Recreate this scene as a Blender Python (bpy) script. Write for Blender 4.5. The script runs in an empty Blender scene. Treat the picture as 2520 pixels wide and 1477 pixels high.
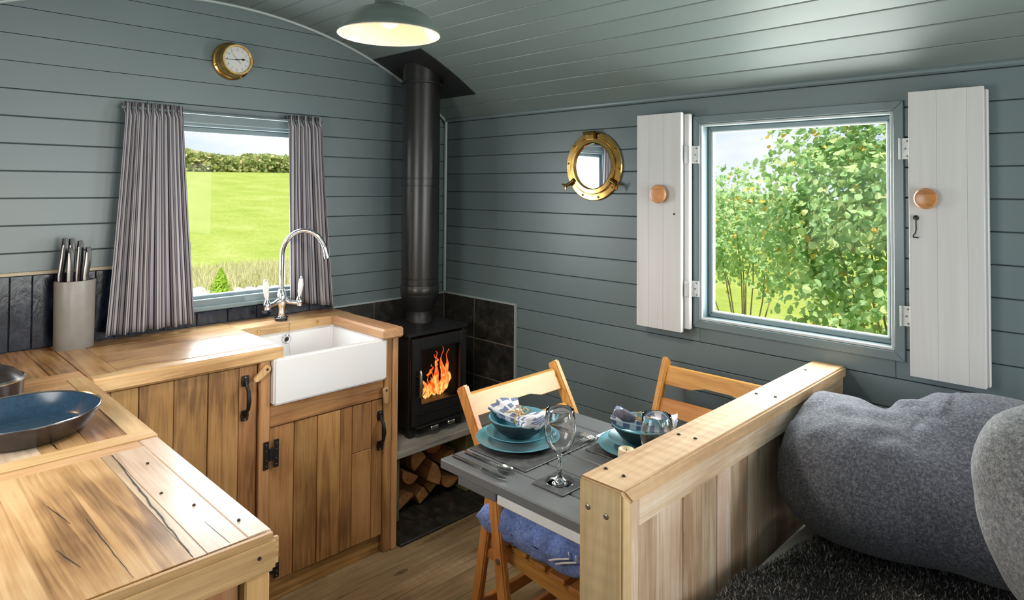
import bpy, bmesh, math, random
from mathutils import Vector, Matrix, noise
random.seed(7)
PI = math.pi
sc = bpy.context.scene
col = sc.collection

# ------------------------------------------------------------------ camera
CAM = Vector((2.785, -2.314, 1.47))
F_PX, CX, CY, YAW, PITCH, ROLL = 1610.398, 1260.0, 421.83, .776642, .0248691, .00685754
fw = Vector((-math.sin(YAW)*math.cos(PITCH), math.cos(YAW)*math.cos(PITCH), math.sin(PITCH)))
rt = Vector((math.cos(YAW), math.sin(YAW), 0)); up = rt.cross(fw)
rt2 = rt*math.cos(ROLL) + up*math.sin(ROLL); up2 = rt2.cross(fw)
cd = bpy.data.cameras.new('camera'); cam = bpy.data.objects.new('camera', cd); col.objects.link(cam)
cam.matrix_world = Matrix(((rt2.x, up2.x, -fw.x, CAM.x), (rt2.y, up2.y, -fw.y, CAM.y), (rt2.z, up2.z, -fw.z, CAM.z), (0, 0, 0, 1)))
cd.sensor_fit = 'HORIZONTAL'; cd.sensor_width = 36; cd.lens = 36*F_PX/2520
cd.shift_y = -(738.5-CY)/2520; cd.clip_start = .02; cd.clip_end = 500
sc.camera = cam

# ------------------------------------------------------------------ world, sun, daylight, exposure
sc.view_settings.view_transform = 'Standard'; sc.view_settings.look = 'None'
sc.view_settings.exposure = 0.0; sc.view_settings.gamma = 1.0; sc.view_settings.use_curve_mapping = False
sc.cycles.use_denoising = True; sc.cycles.max_bounces = 10; sc.cycles.transparent_max_bounces = 16
sc.cycles.sample_clamp_indirect = 6.0; sc.cycles.caustics_reflective = False; sc.cycles.caustics_refractive = False
w = bpy.data.worlds.new('sky'); sc.world = w; w.use_nodes = True
nt = w.node_tree; nt.nodes.clear()
o_ = nt.nodes.new('ShaderNodeOutputWorld'); bg = nt.nodes.new('ShaderNodeBackground')
tc = nt.nodes.new('ShaderNodeTexCoord'); mp = nt.nodes.new('ShaderNodeMapping'); mp.inputs['Scale'].default_value = (1, 1, 2.6)
nz = nt.nodes.new('ShaderNodeTexNoise'); nz.inputs['Scale'].default_value = 4.2; nz.inputs['Detail'].default_value = 5
rp = nt.nodes.new('ShaderNodeValToRGB')
rp.color_ramp.elements[0].position = .38; rp.color_ramp.elements[0].color = (.60, .75, .95, 1)
rp.color_ramp.elements[1].position = .60; rp.color_ramp.elements[1].color = (.93, .95, .98, 1)
nt.links.new(tc.outputs['Generated'], mp.inputs[0]); nt.links.new(mp.outputs[0], nz.inputs['Vector'])
nt.links.new(nz.outputs[0], rp.inputs[0]); nt.links.new(rp.outputs[0], bg.inputs[0]); nt.links.new(bg.outputs[0], o_.inputs[0])
bg.inputs[1].default_value = 1.10
sd = bpy.data.lights.new('sun', 'SUN'); sun = bpy.data.objects.new('sun', sd); col.objects.link(sun)
sd.energy = 6.6; sd.angle = .02; sd.color = (1, .95, .86)
sun.rotation_euler = Vector((-.36, .36, -.86)).to_track_quat('-Z', 'Y').to_euler()   # shines from behind the hut towards field and shrubs

def daylight(name, loc, direction, sx, sy, energy, color=(1, .98, .95)):  # area lamp at an opening, for window daylight and added fill alike
    l = bpy.data.lights.new(name, 'AREA'); l.shape = 'RECTANGLE'; l.size = sx; l.size_y = sy; l.energy = energy; l.color = color
    o = bpy.data.objects.new(name, l); col.objects.link(o); o.location = loc
    o.rotation_euler = Vector(direction).to_track_quat('-Z', 'Y').to_euler(); return o
daylight('door_daylight', (4.72, -1.2, 1.12), (-1, 0, 0), 1.4, 1.6, 78)  # added fill lamp at the unseen, added doors behind the camera
daylight('bed_window_daylight', (3.6, .05, 1.36), (0, -1, 0), .9, .75, 50)  # added fill lamp at an unseen, added opening over the bed
daylight('side_window_daylight', (1.32, -2.475, 1.35), (0, 1, 0), .74, .68, 15)
daylight('sink_window_daylight', (-.09, -1.15, 1.35), (1, 0, 0), .68, .72, 23, (.94, .97, 1))
daylight('garden_window_daylight', (1.865, .09, 1.345), (0, -1, 0), .64, .72, 30, (.96, 1, .97))

# ------------------------------------------------------------------ node helpers and materials
def N(t, ty, **k):
    n = t.nodes.new('ShaderNode'+ty)
    for a, b in k.items(): setattr(n, a, b)
    return n
def newmat(name):
    m = bpy.data.materials.new(name); m.use_nodes = True; t = m.node_tree
    return m, t, t.nodes['Principled BSDF'], t.nodes['Material Output']
def math_(t, op, a, b=None, c=None):
    n = N(t, 'Math', operation=op)
    for i, v in enumerate((a, b, c)):
        if v is None: continue
        if isinstance(v, (int, float)): n.inputs[i].default_value = v
        else: t.links.new(v, n.inputs[i])
    return n.outputs[0]
def mixc(t, fac, a, b, blend='MIX'):
    n = N(t, 'Mix', data_type='RGBA', blend_type=blend)
    for i, v in ((0, fac), (6, a), (7, b)):
        if isinstance(v, (int, float)): n.inputs[i].default_value = v
        elif isinstance(v, tuple): n.inputs[i].default_value = (*v[:3], 1)
        else: t.links.new(v, n.inputs[i])
    return n.outputs[2]
def ramp(t, fac, stops):
    n = N(t, 'ValToRGB'); e = n.color_ramp.elements
    while len(e) < len(stops): e.new(.5)
    for i, (p, c) in enumerate(stops): e[i].position = p; e[i].color = (*c, 1) if len(c) == 3 else c
    t.links.new(fac, n.inputs[0]); return n.outputs[0]
def noise_(t, vec, scale, detail=4, rough=.55, dist=0):
    n = N(t, 'TexNoise'); n.inputs['Scale'].default_value = scale; n.inputs['Detail'].default_value = detail
    n.inputs['Roughness'].default_value = rough; n.inputs['Distortion'].default_value = dist
    if vec is not None: t.links.new(vec, n.inputs['Vector'])
    return n.outputs[0]
def bump(t, h, strength, dist, bsdf):
    b = N(t, 'Bump'); b.inputs['Strength'].default_value = strength; b.inputs['Distance'].default_value = dist
    t.links.new(h, b.inputs['Height']); t.links.new(b.outputs[0], bsdf.inputs['Normal'])
def mapped(t, vec, scale):
    m = N(t, 'Mapping'); m.inputs['Scale'].default_value = scale; t.links.new(vec, m.inputs[0]); return m.outputs[0]
def objvec(t, rnd=True):
    c = N(t, 'TexCoord').outputs['Object']
    r = N(t, 'ObjectInfo').outputs['Random']
    if not rnd: return c, r
    cb = N(t, 'CombineXYZ'); 
    for i, k in enumerate((37.0, 53.0, 71.0)): t.links.new(math_(t, 'MULTIPLY', r, k), cb.inputs[i])
    a = N(t, 'VectorMath', operation='ADD'); t.links.new(c, a.inputs[0]); t.links.new(cb.outputs[0], a.inputs[1])
    return a.outputs[0], r

def flat(name, c, rough=.5, metal=0, spec=.5, nscale=0, namt=.06, bumpd=0, **kw):
    m, t, b, o = newmat(name)
    b.inputs['Roughness'].default_value = rough; b.inputs['Metallic'].default_value = metal
    b.inputs['Specular IOR Level'].default_value = spec; b.inputs['Base Color'].default_value = (*c, 1)
    for k, v in kw.items(): b.inputs[k].default_value = v
    if nscale:
        v, r = objvec(t, False); n = noise_(t, v, nscale, 6, .6)
        lo = tuple(x*(1-namt*2) for x in c); hi = tuple(min(1, x*(1+namt*2)) for x in c)
        t.links.new(ramp(t, n, [(.3, lo), (.7, hi)]), b.inputs['Base Color'])
        if bumpd: bump(t, n, .5, bumpd, b)
    return m

_w = {}
def wood(name, axis, dark, mid, light, rough=.5, across=16, along=1.3, var=.3, knots=.5, bumpd=.0012, saw=0, spec=.4, coat=0, blotch=.35, huevar=.02):
    key = (name, axis)
    if key in _w: return _w[key]
    m, t, b, o = newmat(f'{name}_{axis}')
    v, r = objvec(t); i = 'xyz'.index(axis)
    s1 = [across]*3; s1[i] = along
    n1 = noise_(t, mapped(t, v, s1), 1.0, 5, .55, 1.2)
    s2 = [across*9]*3; s2[i] = along*5
    n2 = noise_(t, mapped(t, v, s2), 1.0, 3, .6)
    n3 = noise_(t, v, 3.2, 3, .5)
    # growth rings
    f = math_(t, 'SINE', math_(t, 'MULTIPLY', n1, 30.0))
    f = math_(t, 'MULTIPLY_ADD', f, .055, math_(t, 'MULTIPLY', n1, .55))
    f = math_(t, 'MULTIPLY_ADD', n2, .44, f)
    f = math_(t, 'MULTIPLY_ADD', math_(t, 'SUBTRACT', n3, .5), blotch*2, f)
    c = ramp(t, f, [(.29, dark), (.52, mid), (.74, light)])
    if knots:
        s3 = [7.0]*3; s3[i] = 2.6
        vo = N(t, 'TexVoronoi'); vo.inputs['Scale'].default_value = 1.0; t.links.new(mapped(t, v, s3), vo.inputs['Vector'])
        sel = N(t, 'SeparateColor'); t.links.new(vo.outputs['Color'], sel.inputs[0])
        k = math_(t, 'MULTIPLY', math_(t, 'LESS_THAN', vo.outputs['Distance'], math_(t, 'MULTIPLY_ADD', n2, .06, .05)), math_(t, 'GREATER_THAN', sel.outputs[0], 1-knots*.6))
        c = mixc(t, math_(t, 'MULTIPLY', k, .75), c, tuple(x*.35 for x in dark))
    hs = N(t, 'HueSaturation')
    t.links.new(math_(t, 'MULTIPLY_ADD', r, var, 1-var/2), hs.inputs['Value'])
    r2 = math_(t, 'FRACT', math_(t, 'MULTIPLY', r, 7.31))
    t.links.new(math_(t, 'MULTIPLY_ADD', r2, huevar, .5-huevar/2), hs.inputs['Hue'])
    t.links.new(c, hs.inputs['Color']); cc = hs.outputs[0]
    hgt = math_(t, 'ADD', n1, math_(t, 'MULTIPLY', n2, .5))
    if saw:
        wv = N(t, 'TexWave', wave_type='BANDS', bands_direction=axis.upper()); wv.inputs['Scale'].default_value = 9; wv.inputs['Distortion'].default_value = 3.5
        wv.inputs['Detail'].default_value = 2; wv.inputs['Detail Scale'].default_value = .6; t.links.new(v, wv.inputs['Vector'])
        msk = math_(t, 'MULTIPLY', wv.outputs['Fac'], math_(t, 'MULTIPLY', noise_(t, v, 5, 2), saw))
        cc = mixc(t, msk, cc, tuple(x*.8 for x in mid)); hgt = math_(t, 'ADD', hgt, wv.outputs['Fac'])
    t.links.new(cc, b.inputs['Base Color'])
    t.links.new(math_(t, 'MULTIPLY_ADD', n2, .25, rough-.12), b.inputs['Roughness'])
    b.inputs['Specular IOR Level'].default_value = spec
    if coat: b.inputs['Coat Weight'].default_value = coat; b.inputs['Coat Roughness'].default_value = .18
    bump(t, hgt, .35, bumpd, b)
    _w[key] = m; return m
def w_cab(ax): return wood('reclaimed_pine', ax, (.17, .078, .027), (.365, .185, .064), (.50, .285, .11), .52, 15, 1.1, .36, .6, huevar=.015, blotch=.45)
def w_post(ax): return wood('honey_pine', ax, (.32, .16, .055), (.45, .25, .10), (.54, .32, .145), .5, 14, 1.0, .15, .2, blotch=.25)
def w_top(ax): return wood('varnished_pine', ax, (.18, .090, .036), (.42, .235, .100), (.57, .37, .19), .33, 14, 1.0, .22, .7, coat=.22, blotch=.6)
def w_pale(ax): return wood('worn_sheen_pine', ax, (.36, .24, .145), (.54, .405, .28), (.65, .53, .41), .36, 18, 1.0, .12, .5, coat=.35, blotch=.3)  # worn pine made paler still, window sheen put into the colour
def w_edge(ax): return wood('edging_pine', ax, (.32, .17, .068), (.50, .30, .14), (.61, .41, .21), .45, 14, 1.0, .12, .4, coat=.2)
def w_raw(ax): return wood('rough_sawn_pine', ax, (.40, .245, .115), (.58, .40, .215), (.68, .51, .30), .68, 11, .9, .08, .25, saw=.3, blotch=.22)
def w_wash(ax): return wood('whitened_pine', ax, (.38, .24, .145), (.58, .43, .30), (.70, .605, .51), .75, 15, 1.0, .22, .5, saw=.12, blotch=.4)
def w_chair(ax): return wood('orange_pine', ax, (.42, .165, .036), (.60, .275, .072), (.70, .36, .115), .38, 13, 1.0, .10, .15, coat=.2, blotch=.2)
def w_floor(ax): return wood('grey_brown_board', ax, (.13, .080, .036), (.30, .205, .105), (.44, .33, .19), .6, 14, 1.1, .30, .4, saw=.6)
def w_grey(ax): return wood('weathered_grey_board', ax, (.24, .225, .20), (.40, .38, .345), (.50, .48, .44), .7, 14, 1.2, .12, .2)
def w_log(ax): return wood('split_log', ax, (.26, .105, .03), (.50, .235, .085), (.64, .35, .145), .8, 22, 2.0, .3, .1)
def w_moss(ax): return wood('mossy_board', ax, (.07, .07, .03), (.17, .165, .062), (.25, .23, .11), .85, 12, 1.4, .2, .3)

def paint(name, c, rough, n_amt=.05):
    m, t, b, o = newmat(name); v, r = objvec(t)
    n = noise_(t, mapped(t, v, (3, 3, 30)), 1, 4); n2 = noise_(t, v, 2.0, 2)
    base = ramp(t, n2, [(.3, tuple(x*(1-n_amt) for x in c)), (.7, tuple(x*(1+n_amt) for x in c))])
    t.links.new(base, b.inputs['Base Color']); b.inputs['Roughness'].default_value = rough
    b.inputs['Specular IOR Level'].default_value = .6; bump(t, n, .25, .0006, b); return m
M = {}
M['paint'] = paint('grey_blue_paint', (.128, .171, .182), .36)
M['gap'] = paint('grey_blue_backing', (.065, .086, .092), .8)
M['ceil'] = paint('grey_green_ceiling_paint', (.150, .188, .184), .42)
M['trim'] = paint('grey_blue_trim_paint', (.145, .195, .210), .3)
M['palebead'] = paint('pale_rebate_paint', (.50, .54, .545), .35)
M['bead'] = paint('pale_bead_paint', (.30, .35, .355), .35)
def white_wash():
    m, t, b, o = newmat('white_washed_timber'); v, r = objvec(t)
    n = noise_(t, mapped(t, v, (26, 26, 1.1)), 1, 4, .55, .8); n2 = noise_(t, mapped(t, v, (160, 160, 4)), 1, 3)
    f = math_(t, 'MULTIPLY_ADD', n2, .3, math_(t, 'MULTIPLY', n, .75))
    t.links.new(ramp(t, f, [(.25, (.44, .40, .36)), (.40, (.555, .55, .545)), (.7, (.605, .605, .61))]), b.inputs['Base Color'])
    b.inputs['Roughness'].default_value = .5; bump(t, f, .25, .0008, b); return m
M['white'] = white_wash()
M['whitepaint'] = flat('white_gloss_paint', (.74, .75, .75), .3, nscale=12, namt=.03)
M['black'] = flat('black_stove_paint', (.012, .012, .013), .42)
M['blackpipe'] = flat('black_flue_enamel', (.016, .015, .015), .30)
M['soot'] = flat('firebox_soot', (.010, .008, .007), .95, spec=.1)
M['iron'] = flat('black_iron', (.012, .011, .012), .45, metal=.3, nscale=160, namt=.3, bumpd=.001)
M['steel'] = flat('brushed_steel', (.62, .60, .58), .22, metal=1, nscale=40)
M['inlay'] = flat('satin_knife_steel', (.30, .27, .25), .34, metal=1, nscale=40)
M['chrome'] = flat('chrome', (.82, .82, .83), .06, metal=1, nscale=4, namt=.01)
M['galv'] = flat('galvanised_white_steel', (.55, .56, .56), .42, metal=.4, nscale=40)
M['brass'] = flat('polished_brass', (.68, .42, .13), .17, metal=1, nscale=30, namt=.12)
M['brassdark'] = flat('aged_brass', (.20, .115, .03), .35, metal=1, nscale=60, namt=.2)
M['porcelain'] = flat('white_glazed_ceramic', (.73, .73, .735), .07, nscale=3, namt=.01, **{'Coat Weight': .5})
M['mirror'] = flat('mirror_silver', (.93, .94, .95), .01, metal=1)
M['nail'] = flat('dark_nail', (.03, .022, .015), .5, metal=.5)
M['bolt'] = flat('zinc_bolt', (.30, .28, .25), .35, metal=.9)
M['tile'] = None; M['slate'] = None
def tile_mat():
    m, t, b, o = newmat('navy_glazed_tile'); v, r = objvec(t)
    n = noise_(t, mapped(t, v, (30, 30, 12)), 1, 5, .6, .6)
    t.links.new(ramp(t, n, [(.35, (.005, .007, .012)), (.55, (.010, .016, .032)), (.72, (.03, .04, .06))]), b.inputs['Base Color'])
    b.inputs['Roughness'].default_value = .16; b.inputs['Specular IOR Level'].default_value = .35; bump(t, n, .35, .003, b); return m
M['tile'] = tile_mat()
def slate_mat():
    m, t, b, o = newmat('black_slate'); v, r = objvec(t)
    n = noise_(t, v, 22, 7, .7, .5); n2 = noise_(t, v, 90, 4)
    c = ramp(t, n, [(.36, (.010, .010, .010)), (.55, (.028, .026, .023)), (.74, (.085, .072, .055))])
    t.links.new(c, b.inputs['Base Color']); b.inputs['Roughness'].default_value = .42
    bump(t, math_(t, 'ADD', n, math_(t, 'MULTIPLY', n2, .3)), .6, .003, b); return m
M['slate'] = slate_mat()
M['grout'] = flat('brown_grout', (.12, .10, .08), .9, nscale=60)
M['beige'] = flat('beige_edge_strip', (.42, .37, .27), .5, nscale=20)
def table_paint():
    m, t, b, o = newmat('slate_grey_table_paint'); v, r = objvec(t); n = noise_(t, mapped(t, v, (2, 30, 30)), 1, 4)
    t.links.new(ramp(t, n, [(.3, (.125, .132, .140)), (.7, (.155, .162, .170))]), b.inputs['Base Color'])
    b.inputs['Roughness'].default_value = .36; bump(t, n, .2, .0006, b); return m
M['table'] = table_paint()
M['mat'] = flat('slate_placemat', (.075, .077, .080), .45, nscale=50, namt=.2, bumpd=.0006)
M['teal'] = flat('teal_stoneware', (.125, .345, .425), .28, nscale=14, namt=.08)
M['teal_lit'] = flat('lit_teal_stoneware', (.20, .40, .45), .25, nscale=14, namt=.06)  # lit copy of the teal glaze, window light in its colour; unused
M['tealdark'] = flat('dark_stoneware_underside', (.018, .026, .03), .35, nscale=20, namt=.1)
M['panblue'] = flat('blue_pan_coating', (.017, .042, .075), .22, nscale=80, namt=.1)
M['panbrown'] = flat('dark_brown_pan_enamel', (.022, .017, .017), .25, nscale=40, namt=.1)
M['blockgrey'] = flat('grey_knife_block', (.21, .20, .185), .36, nscale=30, namt=.04)
M['kblack'] = flat('black_knife_grip', (.012, .011, .012), .3)
M['mug'] = flat('blue_mug_glaze', (.12, .28, .38), .25, nscale=20)
M['candle'] = flat('cream_wax', (.76, .68, .50), .5, nscale=20, namt=.03, **{'Subsurface Weight': .3})
M['twine'] = flat('jute_twine', (.48, .32, .16), .9, nscale=200, namt=.2)
M['knobwood'] = wood('knob_pine', 'x', (.34, .14, .035), (.52, .24, .07), (.60, .32, .11), .35, 30, 6, .1, 0, coat=.4)
M['shade'] = flat('grey_green_enamel', (.105, .135, .128), .33, nscale=8, namt=.04)
M['lining'] = flat('cream_enamel', (.84, .68, .52), .25, nscale=8, namt=.02)
def emit(name, c, s):
    m, t, b, o = newmat(name); e = N(t, 'Emission'); e.inputs[0].default_value = (*c, 1); e.inputs[1].default_value = s
    t.links.new(e.outputs[0], o.inputs[0]); return m
M['bulb'] = emit('lamp_bulb_glow', (1, .80, .52), 4)
def pane_mat(name, tint, refl):
    m, t, b, o = newmat(name); tr = N(t, 'BsdfTransparent'); tr.inputs[0].default_value = (*tint, 1)
    gl = N(t, 'BsdfGlossy'); gl.inputs['Roughness'].default_value = .01
    lw = N(t, 'LayerWeight'); lw.inputs[0].default_value = .25
    mx = N(t, 'MixShader'); t.links.new(math_(t, 'MULTIPLY', lw.outputs['Fresnel'], refl), mx.inputs[0])
    t.links.new(tr.outputs[0], mx.inputs[1]); t.links.new(gl.outputs[0], mx.inputs[2]); t.links.new(mx.outputs[0], o.inputs[0]); return m
M['pane'] = pane_mat('window_glass', (.985, .995, .99), .12)
M['stoveglass'] = pane_mat('stove_glass', (.80, .78, .76), 1.0)
def glass_mat():
    m, t, b, o = newmat('clear_drinking_glass'); b.inputs['Base Color'].default_value = (.985, .99, .99, 1)
    b.inputs['Transmission Weight'].default_value = 1; b.inputs['IOR'].default_value = 1.46; b.inputs['Roughness'].default_value = 0.0; return m
M['glass'] = glass_mat()
def felt(name, c1, c2, c3, scale=260, big=6):
    m, t, b, o = newmat(name); v, r = objvec(t, False)
    n = noise_(t, v, scale, 3, .75); n2 = noise_(t, v, scale*.35, 2); n3 = noise_(t, v, big, 2)
    f = math_(t, 'MULTIPLY_ADD', n2, .4, math_(t, 'MULTIPLY', n, .6))
    t.links.new(ramp(t, f, [(.38, c1), (.5, c2), (.64, c3)]), b.inputs['Base Color']); b.inputs['Roughness'].default_value = .95
    b.inputs['Specular IOR Level'].default_value = .1; b.inputs['Sheen Weight'].default_value = .12; b.inputs['Sheen Roughness'].default_value = .5
    bump(t, f, .5, .002, b); return m
M['bean'] = felt('grey_marl_wool', (.055, .057, .076), (.112, .115, .140), (.25, .253, .28), 420)
M['bean2'] = felt('light_grey_felt', (.10, .102, .112), (.20, .202, .212), (.36, .362, .37), 330)
M['throw'] = felt('charcoal_throw_base', (.012, .011, .012), (.03, .028, .028), (.07, .065, .065), 150)
M['sheet'] = flat('white_cotton_sheet', (.72, .71, .70), .9, nscale=40, namt=.03)
def quilt():
    m = felt('cornflower_blue_cotton', (.10, .16, .44), (.18, .265, .60), (.32, .40, .70), 340); t = m.node_tree; b = t.nodes['Principled BSDF']
    v, r = objvec(t, False); vo = N(t, 'TexVoronoi', feature='SMOOTH_F1'); vo.inputs['Scale'].default_value = 13; vo.inputs['Smoothness'].default_value = .25; t.links.new(v, vo.inputs['Vector'])
    inv = math_(t, 'SUBTRACT', 1.0, vo.outputs['Distance']); b.inputs['Normal'].links and t.links.remove(b.inputs['Normal'].links[0]); bump(t, inv, .8, .03, b); return m
M['cushion'] = quilt()
M['bedbase'] = flat('dark_bed_base', (.08, .06, .05), .8, nscale=20)
def pile_mat():
    m, t, b, o = newmat('charcoal_pile'); a = N(t, 'Attribute'); a.attribute_name = 'tone'
    t.links.new(ramp(t, a.outputs['Fac'], [(0, (.03, .026, .025)), (.4, (.12, .108, .104)), (.8, (.34, .325, .32)), (1, (.60, .58, .58))]), b.inputs['Base Color'])
    b.inputs['Roughness'].default_value = .9; b.inputs['Specular IOR Level'].default_value = .1; return m
M['pile'] = pile_mat()
def curtain_mat():
    m, t, b, o = newmat('striped_curtain_cotton'); uv = N(t, 'UVMap'); sp = N(t, 'SeparateXYZ'); t.links.new(uv.outputs[0], sp.inputs[0])
    x = math_(t, 'FRACT', math_(t, 'MULTIPLY', sp.outputs[0], 1/.027))
    W, L, D, B = (.47, .45, .48), (.25, .235, .255), (.035, .033, .046), (.10, .085, .088)
    n = N(t, 'ValToRGB'); n.color_ramp.interpolation = 'CONSTANT'; e = n.color_ramp.elements
    st = [(0, W), (.46, D), (.66, L), (.86, B)]
    while len(e) < len(st): e.new(.5)
    for i, (p, c) in enumerate(st): e[i].position = p; e[i].color = (*c, 1)
    t.links.new(x, n.inputs[0]); c = n.outputs[0]
    b.inputs['Roughness'].default_value = .9; b.inputs['Specular IOR Level'].default_value = .15; t.links.new(c, b.inputs['Base Color'])
    tl = N(t, 'BsdfTranslucent'); t.links.new(c, tl.inputs[0]); mx = N(t, 'MixShader'); mx.inputs[0].default_value = .25
    t.links.new(b.outputs[0], mx.inputs[1]); t.links.new(tl.outputs[0], mx.inputs[2]); t.links.new(mx.outputs[0], o.inputs[0]); return m
M['curtain'] = curtain_mat()
def napkin_mat():
    m, t, b, o = newmat('blue_check_linen'); uv = N(t, 'UVMap'); sp = N(t, 'SeparateXYZ'); t.links.new(uv.outputs[0], sp.inputs[0])
    a = math_(t, 'LESS_THAN', math_(t, 'FRACT', math_(t, 'MULTIPLY', sp.outputs[0], 5.0)), .5)
    c = math_(t, 'LESS_THAN', math_(t, 'FRACT', math_(t, 'MULTIPLY', sp.outputs[1], 7.0)), .22)
    k = mixc(t, a, (.60, .60, .64), (.13, .16, .26)); k = mixc(t, math_(t, 'MULTIPLY', c, .8), k, (.74, .74, .76))
    t.links.new(k, b.inputs['Base Color']); b.inputs['Roughness'].default_value = .9; return m
M['napkin'] = napkin_mat()
M['napkindark'] = flat('charcoal_linen', (.09, .085, .12), .85, nscale=120, namt=.2)
def flame_mat():
    m, t, b, o = newmat('fire_flame'); v, r = objvec(t, False)
    g = N(t, 'NewGeometry'); sp = N(t, 'SeparateXYZ'); t.links.new(v, sp.inputs[0])
    n = noise_(t, mapped(t, v, (40, 60, 22)), 1, 4, .6, 1.0)
    f = math_(t, 'SUBTRACT', math_(t, 'MULTIPLY', n, 1.5), math_(t, 'MULTIPLY', math_(t, 'SUBTRACT', sp.outputs[2], .48), 1.6))
    c = ramp(t, f, [(.15, (.55, .015, .003)), (.42, (.95, .07, .01)), (.62, (1, .22, .03)), (.85, (1, .62, .18))])
    e = N(t, 'Emission'); t.links.new(c, e.inputs[0]); e.inputs[1].default_value = 2.2; t.links.new(e.outputs[0], o.inputs[0]); return m
M['flame'] = flame_mat()
def grass_mat():
    m, t, b, o = newmat('field_grass'); v, r = objvec(t, False)
    n = noise_(t, mapped(t, v, (.5, .5, .5)), 1, 6, .65); n2 = noise_(t, v, 6, 5, .7)
    f = math_(t, 'MULTIPLY_ADD', n2, .5, math_(t, 'MULTIPLY', n, .5))
    t.links.new(ramp(t, f, [(.32, (.20, .265, .05)), (.5, (.275, .335, .075)), (.66, (.36, .385, .14))]), b.inputs['Base Color'])
    b.inputs['Roughness'].default_value = 1; b.inputs['Specular IOR Level'].default_value = 0; return m
M['grass'] = grass_mat()
def leaf_mat(name, cols, attr):
    m, t, b, o = newmat(name)
    if attr: a = N(t, 'Attribute'); a.attribute_name = 'tone'; f = a.outputs['Fac']
    else: f = N(t, 'ObjectInfo').outputs['Random']
    c = ramp(t, f, cols); t.links.new(c, b.inputs['Base Color']); b.inputs['Roughness'].default_value = .5; b.inputs['Specular IOR Level'].default_value = .3
    tl = N(t, 'BsdfTranslucent'); t.links.new(c, tl.inputs[0]); mx = N(t, 'MixShader'); mx.inputs[0].default_value = .5
    t.links.new(b.outputs[0], mx.inputs[1]); t.links.new(tl.outputs[0], mx.inputs[2]); t.links.new(mx.outputs[0], o.inputs[0]); return m
LC = [(0, (.28, .47, .22)), (.35, (.42, .62, .30)), (.75, (.60, .74, .38)), (.95, (.76, .80, .40)), (1, (.88, .58, .14))]
M['leafs'] = leaf_mat('shrub_leaves', LC, True); M['leaf'] = leaf_mat('shrub_leaf', LC, False)
M['hedgeleaf'] = leaf_mat('hedge_leaves', [(0, (.20, .27, .08)), (.5, (.36, .43, .14)), (.85, (.58, .56, .26)), (1, (.80, .68, .42))], True)
M['plantleaf'] = leaf_mat('conifer_leaves', [(0, (.28, .45, .04)), (1, (.55, .75, .10))], True)
M['drygrass'] = leaf_mat('dry_grass', [(0, (.55, .55, .24)), (1, (.82, .76, .50))], True)
M['bark'] = flat('shrub_bark', (.33, .26, .16), .9, nscale=40, namt=.2)
M['stone'] = flat('pale_field_stone', (.46, .43, .39), .9, nscale=9, namt=.18, bumpd=.01)
M['postwood'] = wood('grey_fence_post', 'z', (.30, .28, .24), (.46, .43, .37), (.56, .53, .47), .9, 14, 1.2, .1, .1)

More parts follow.
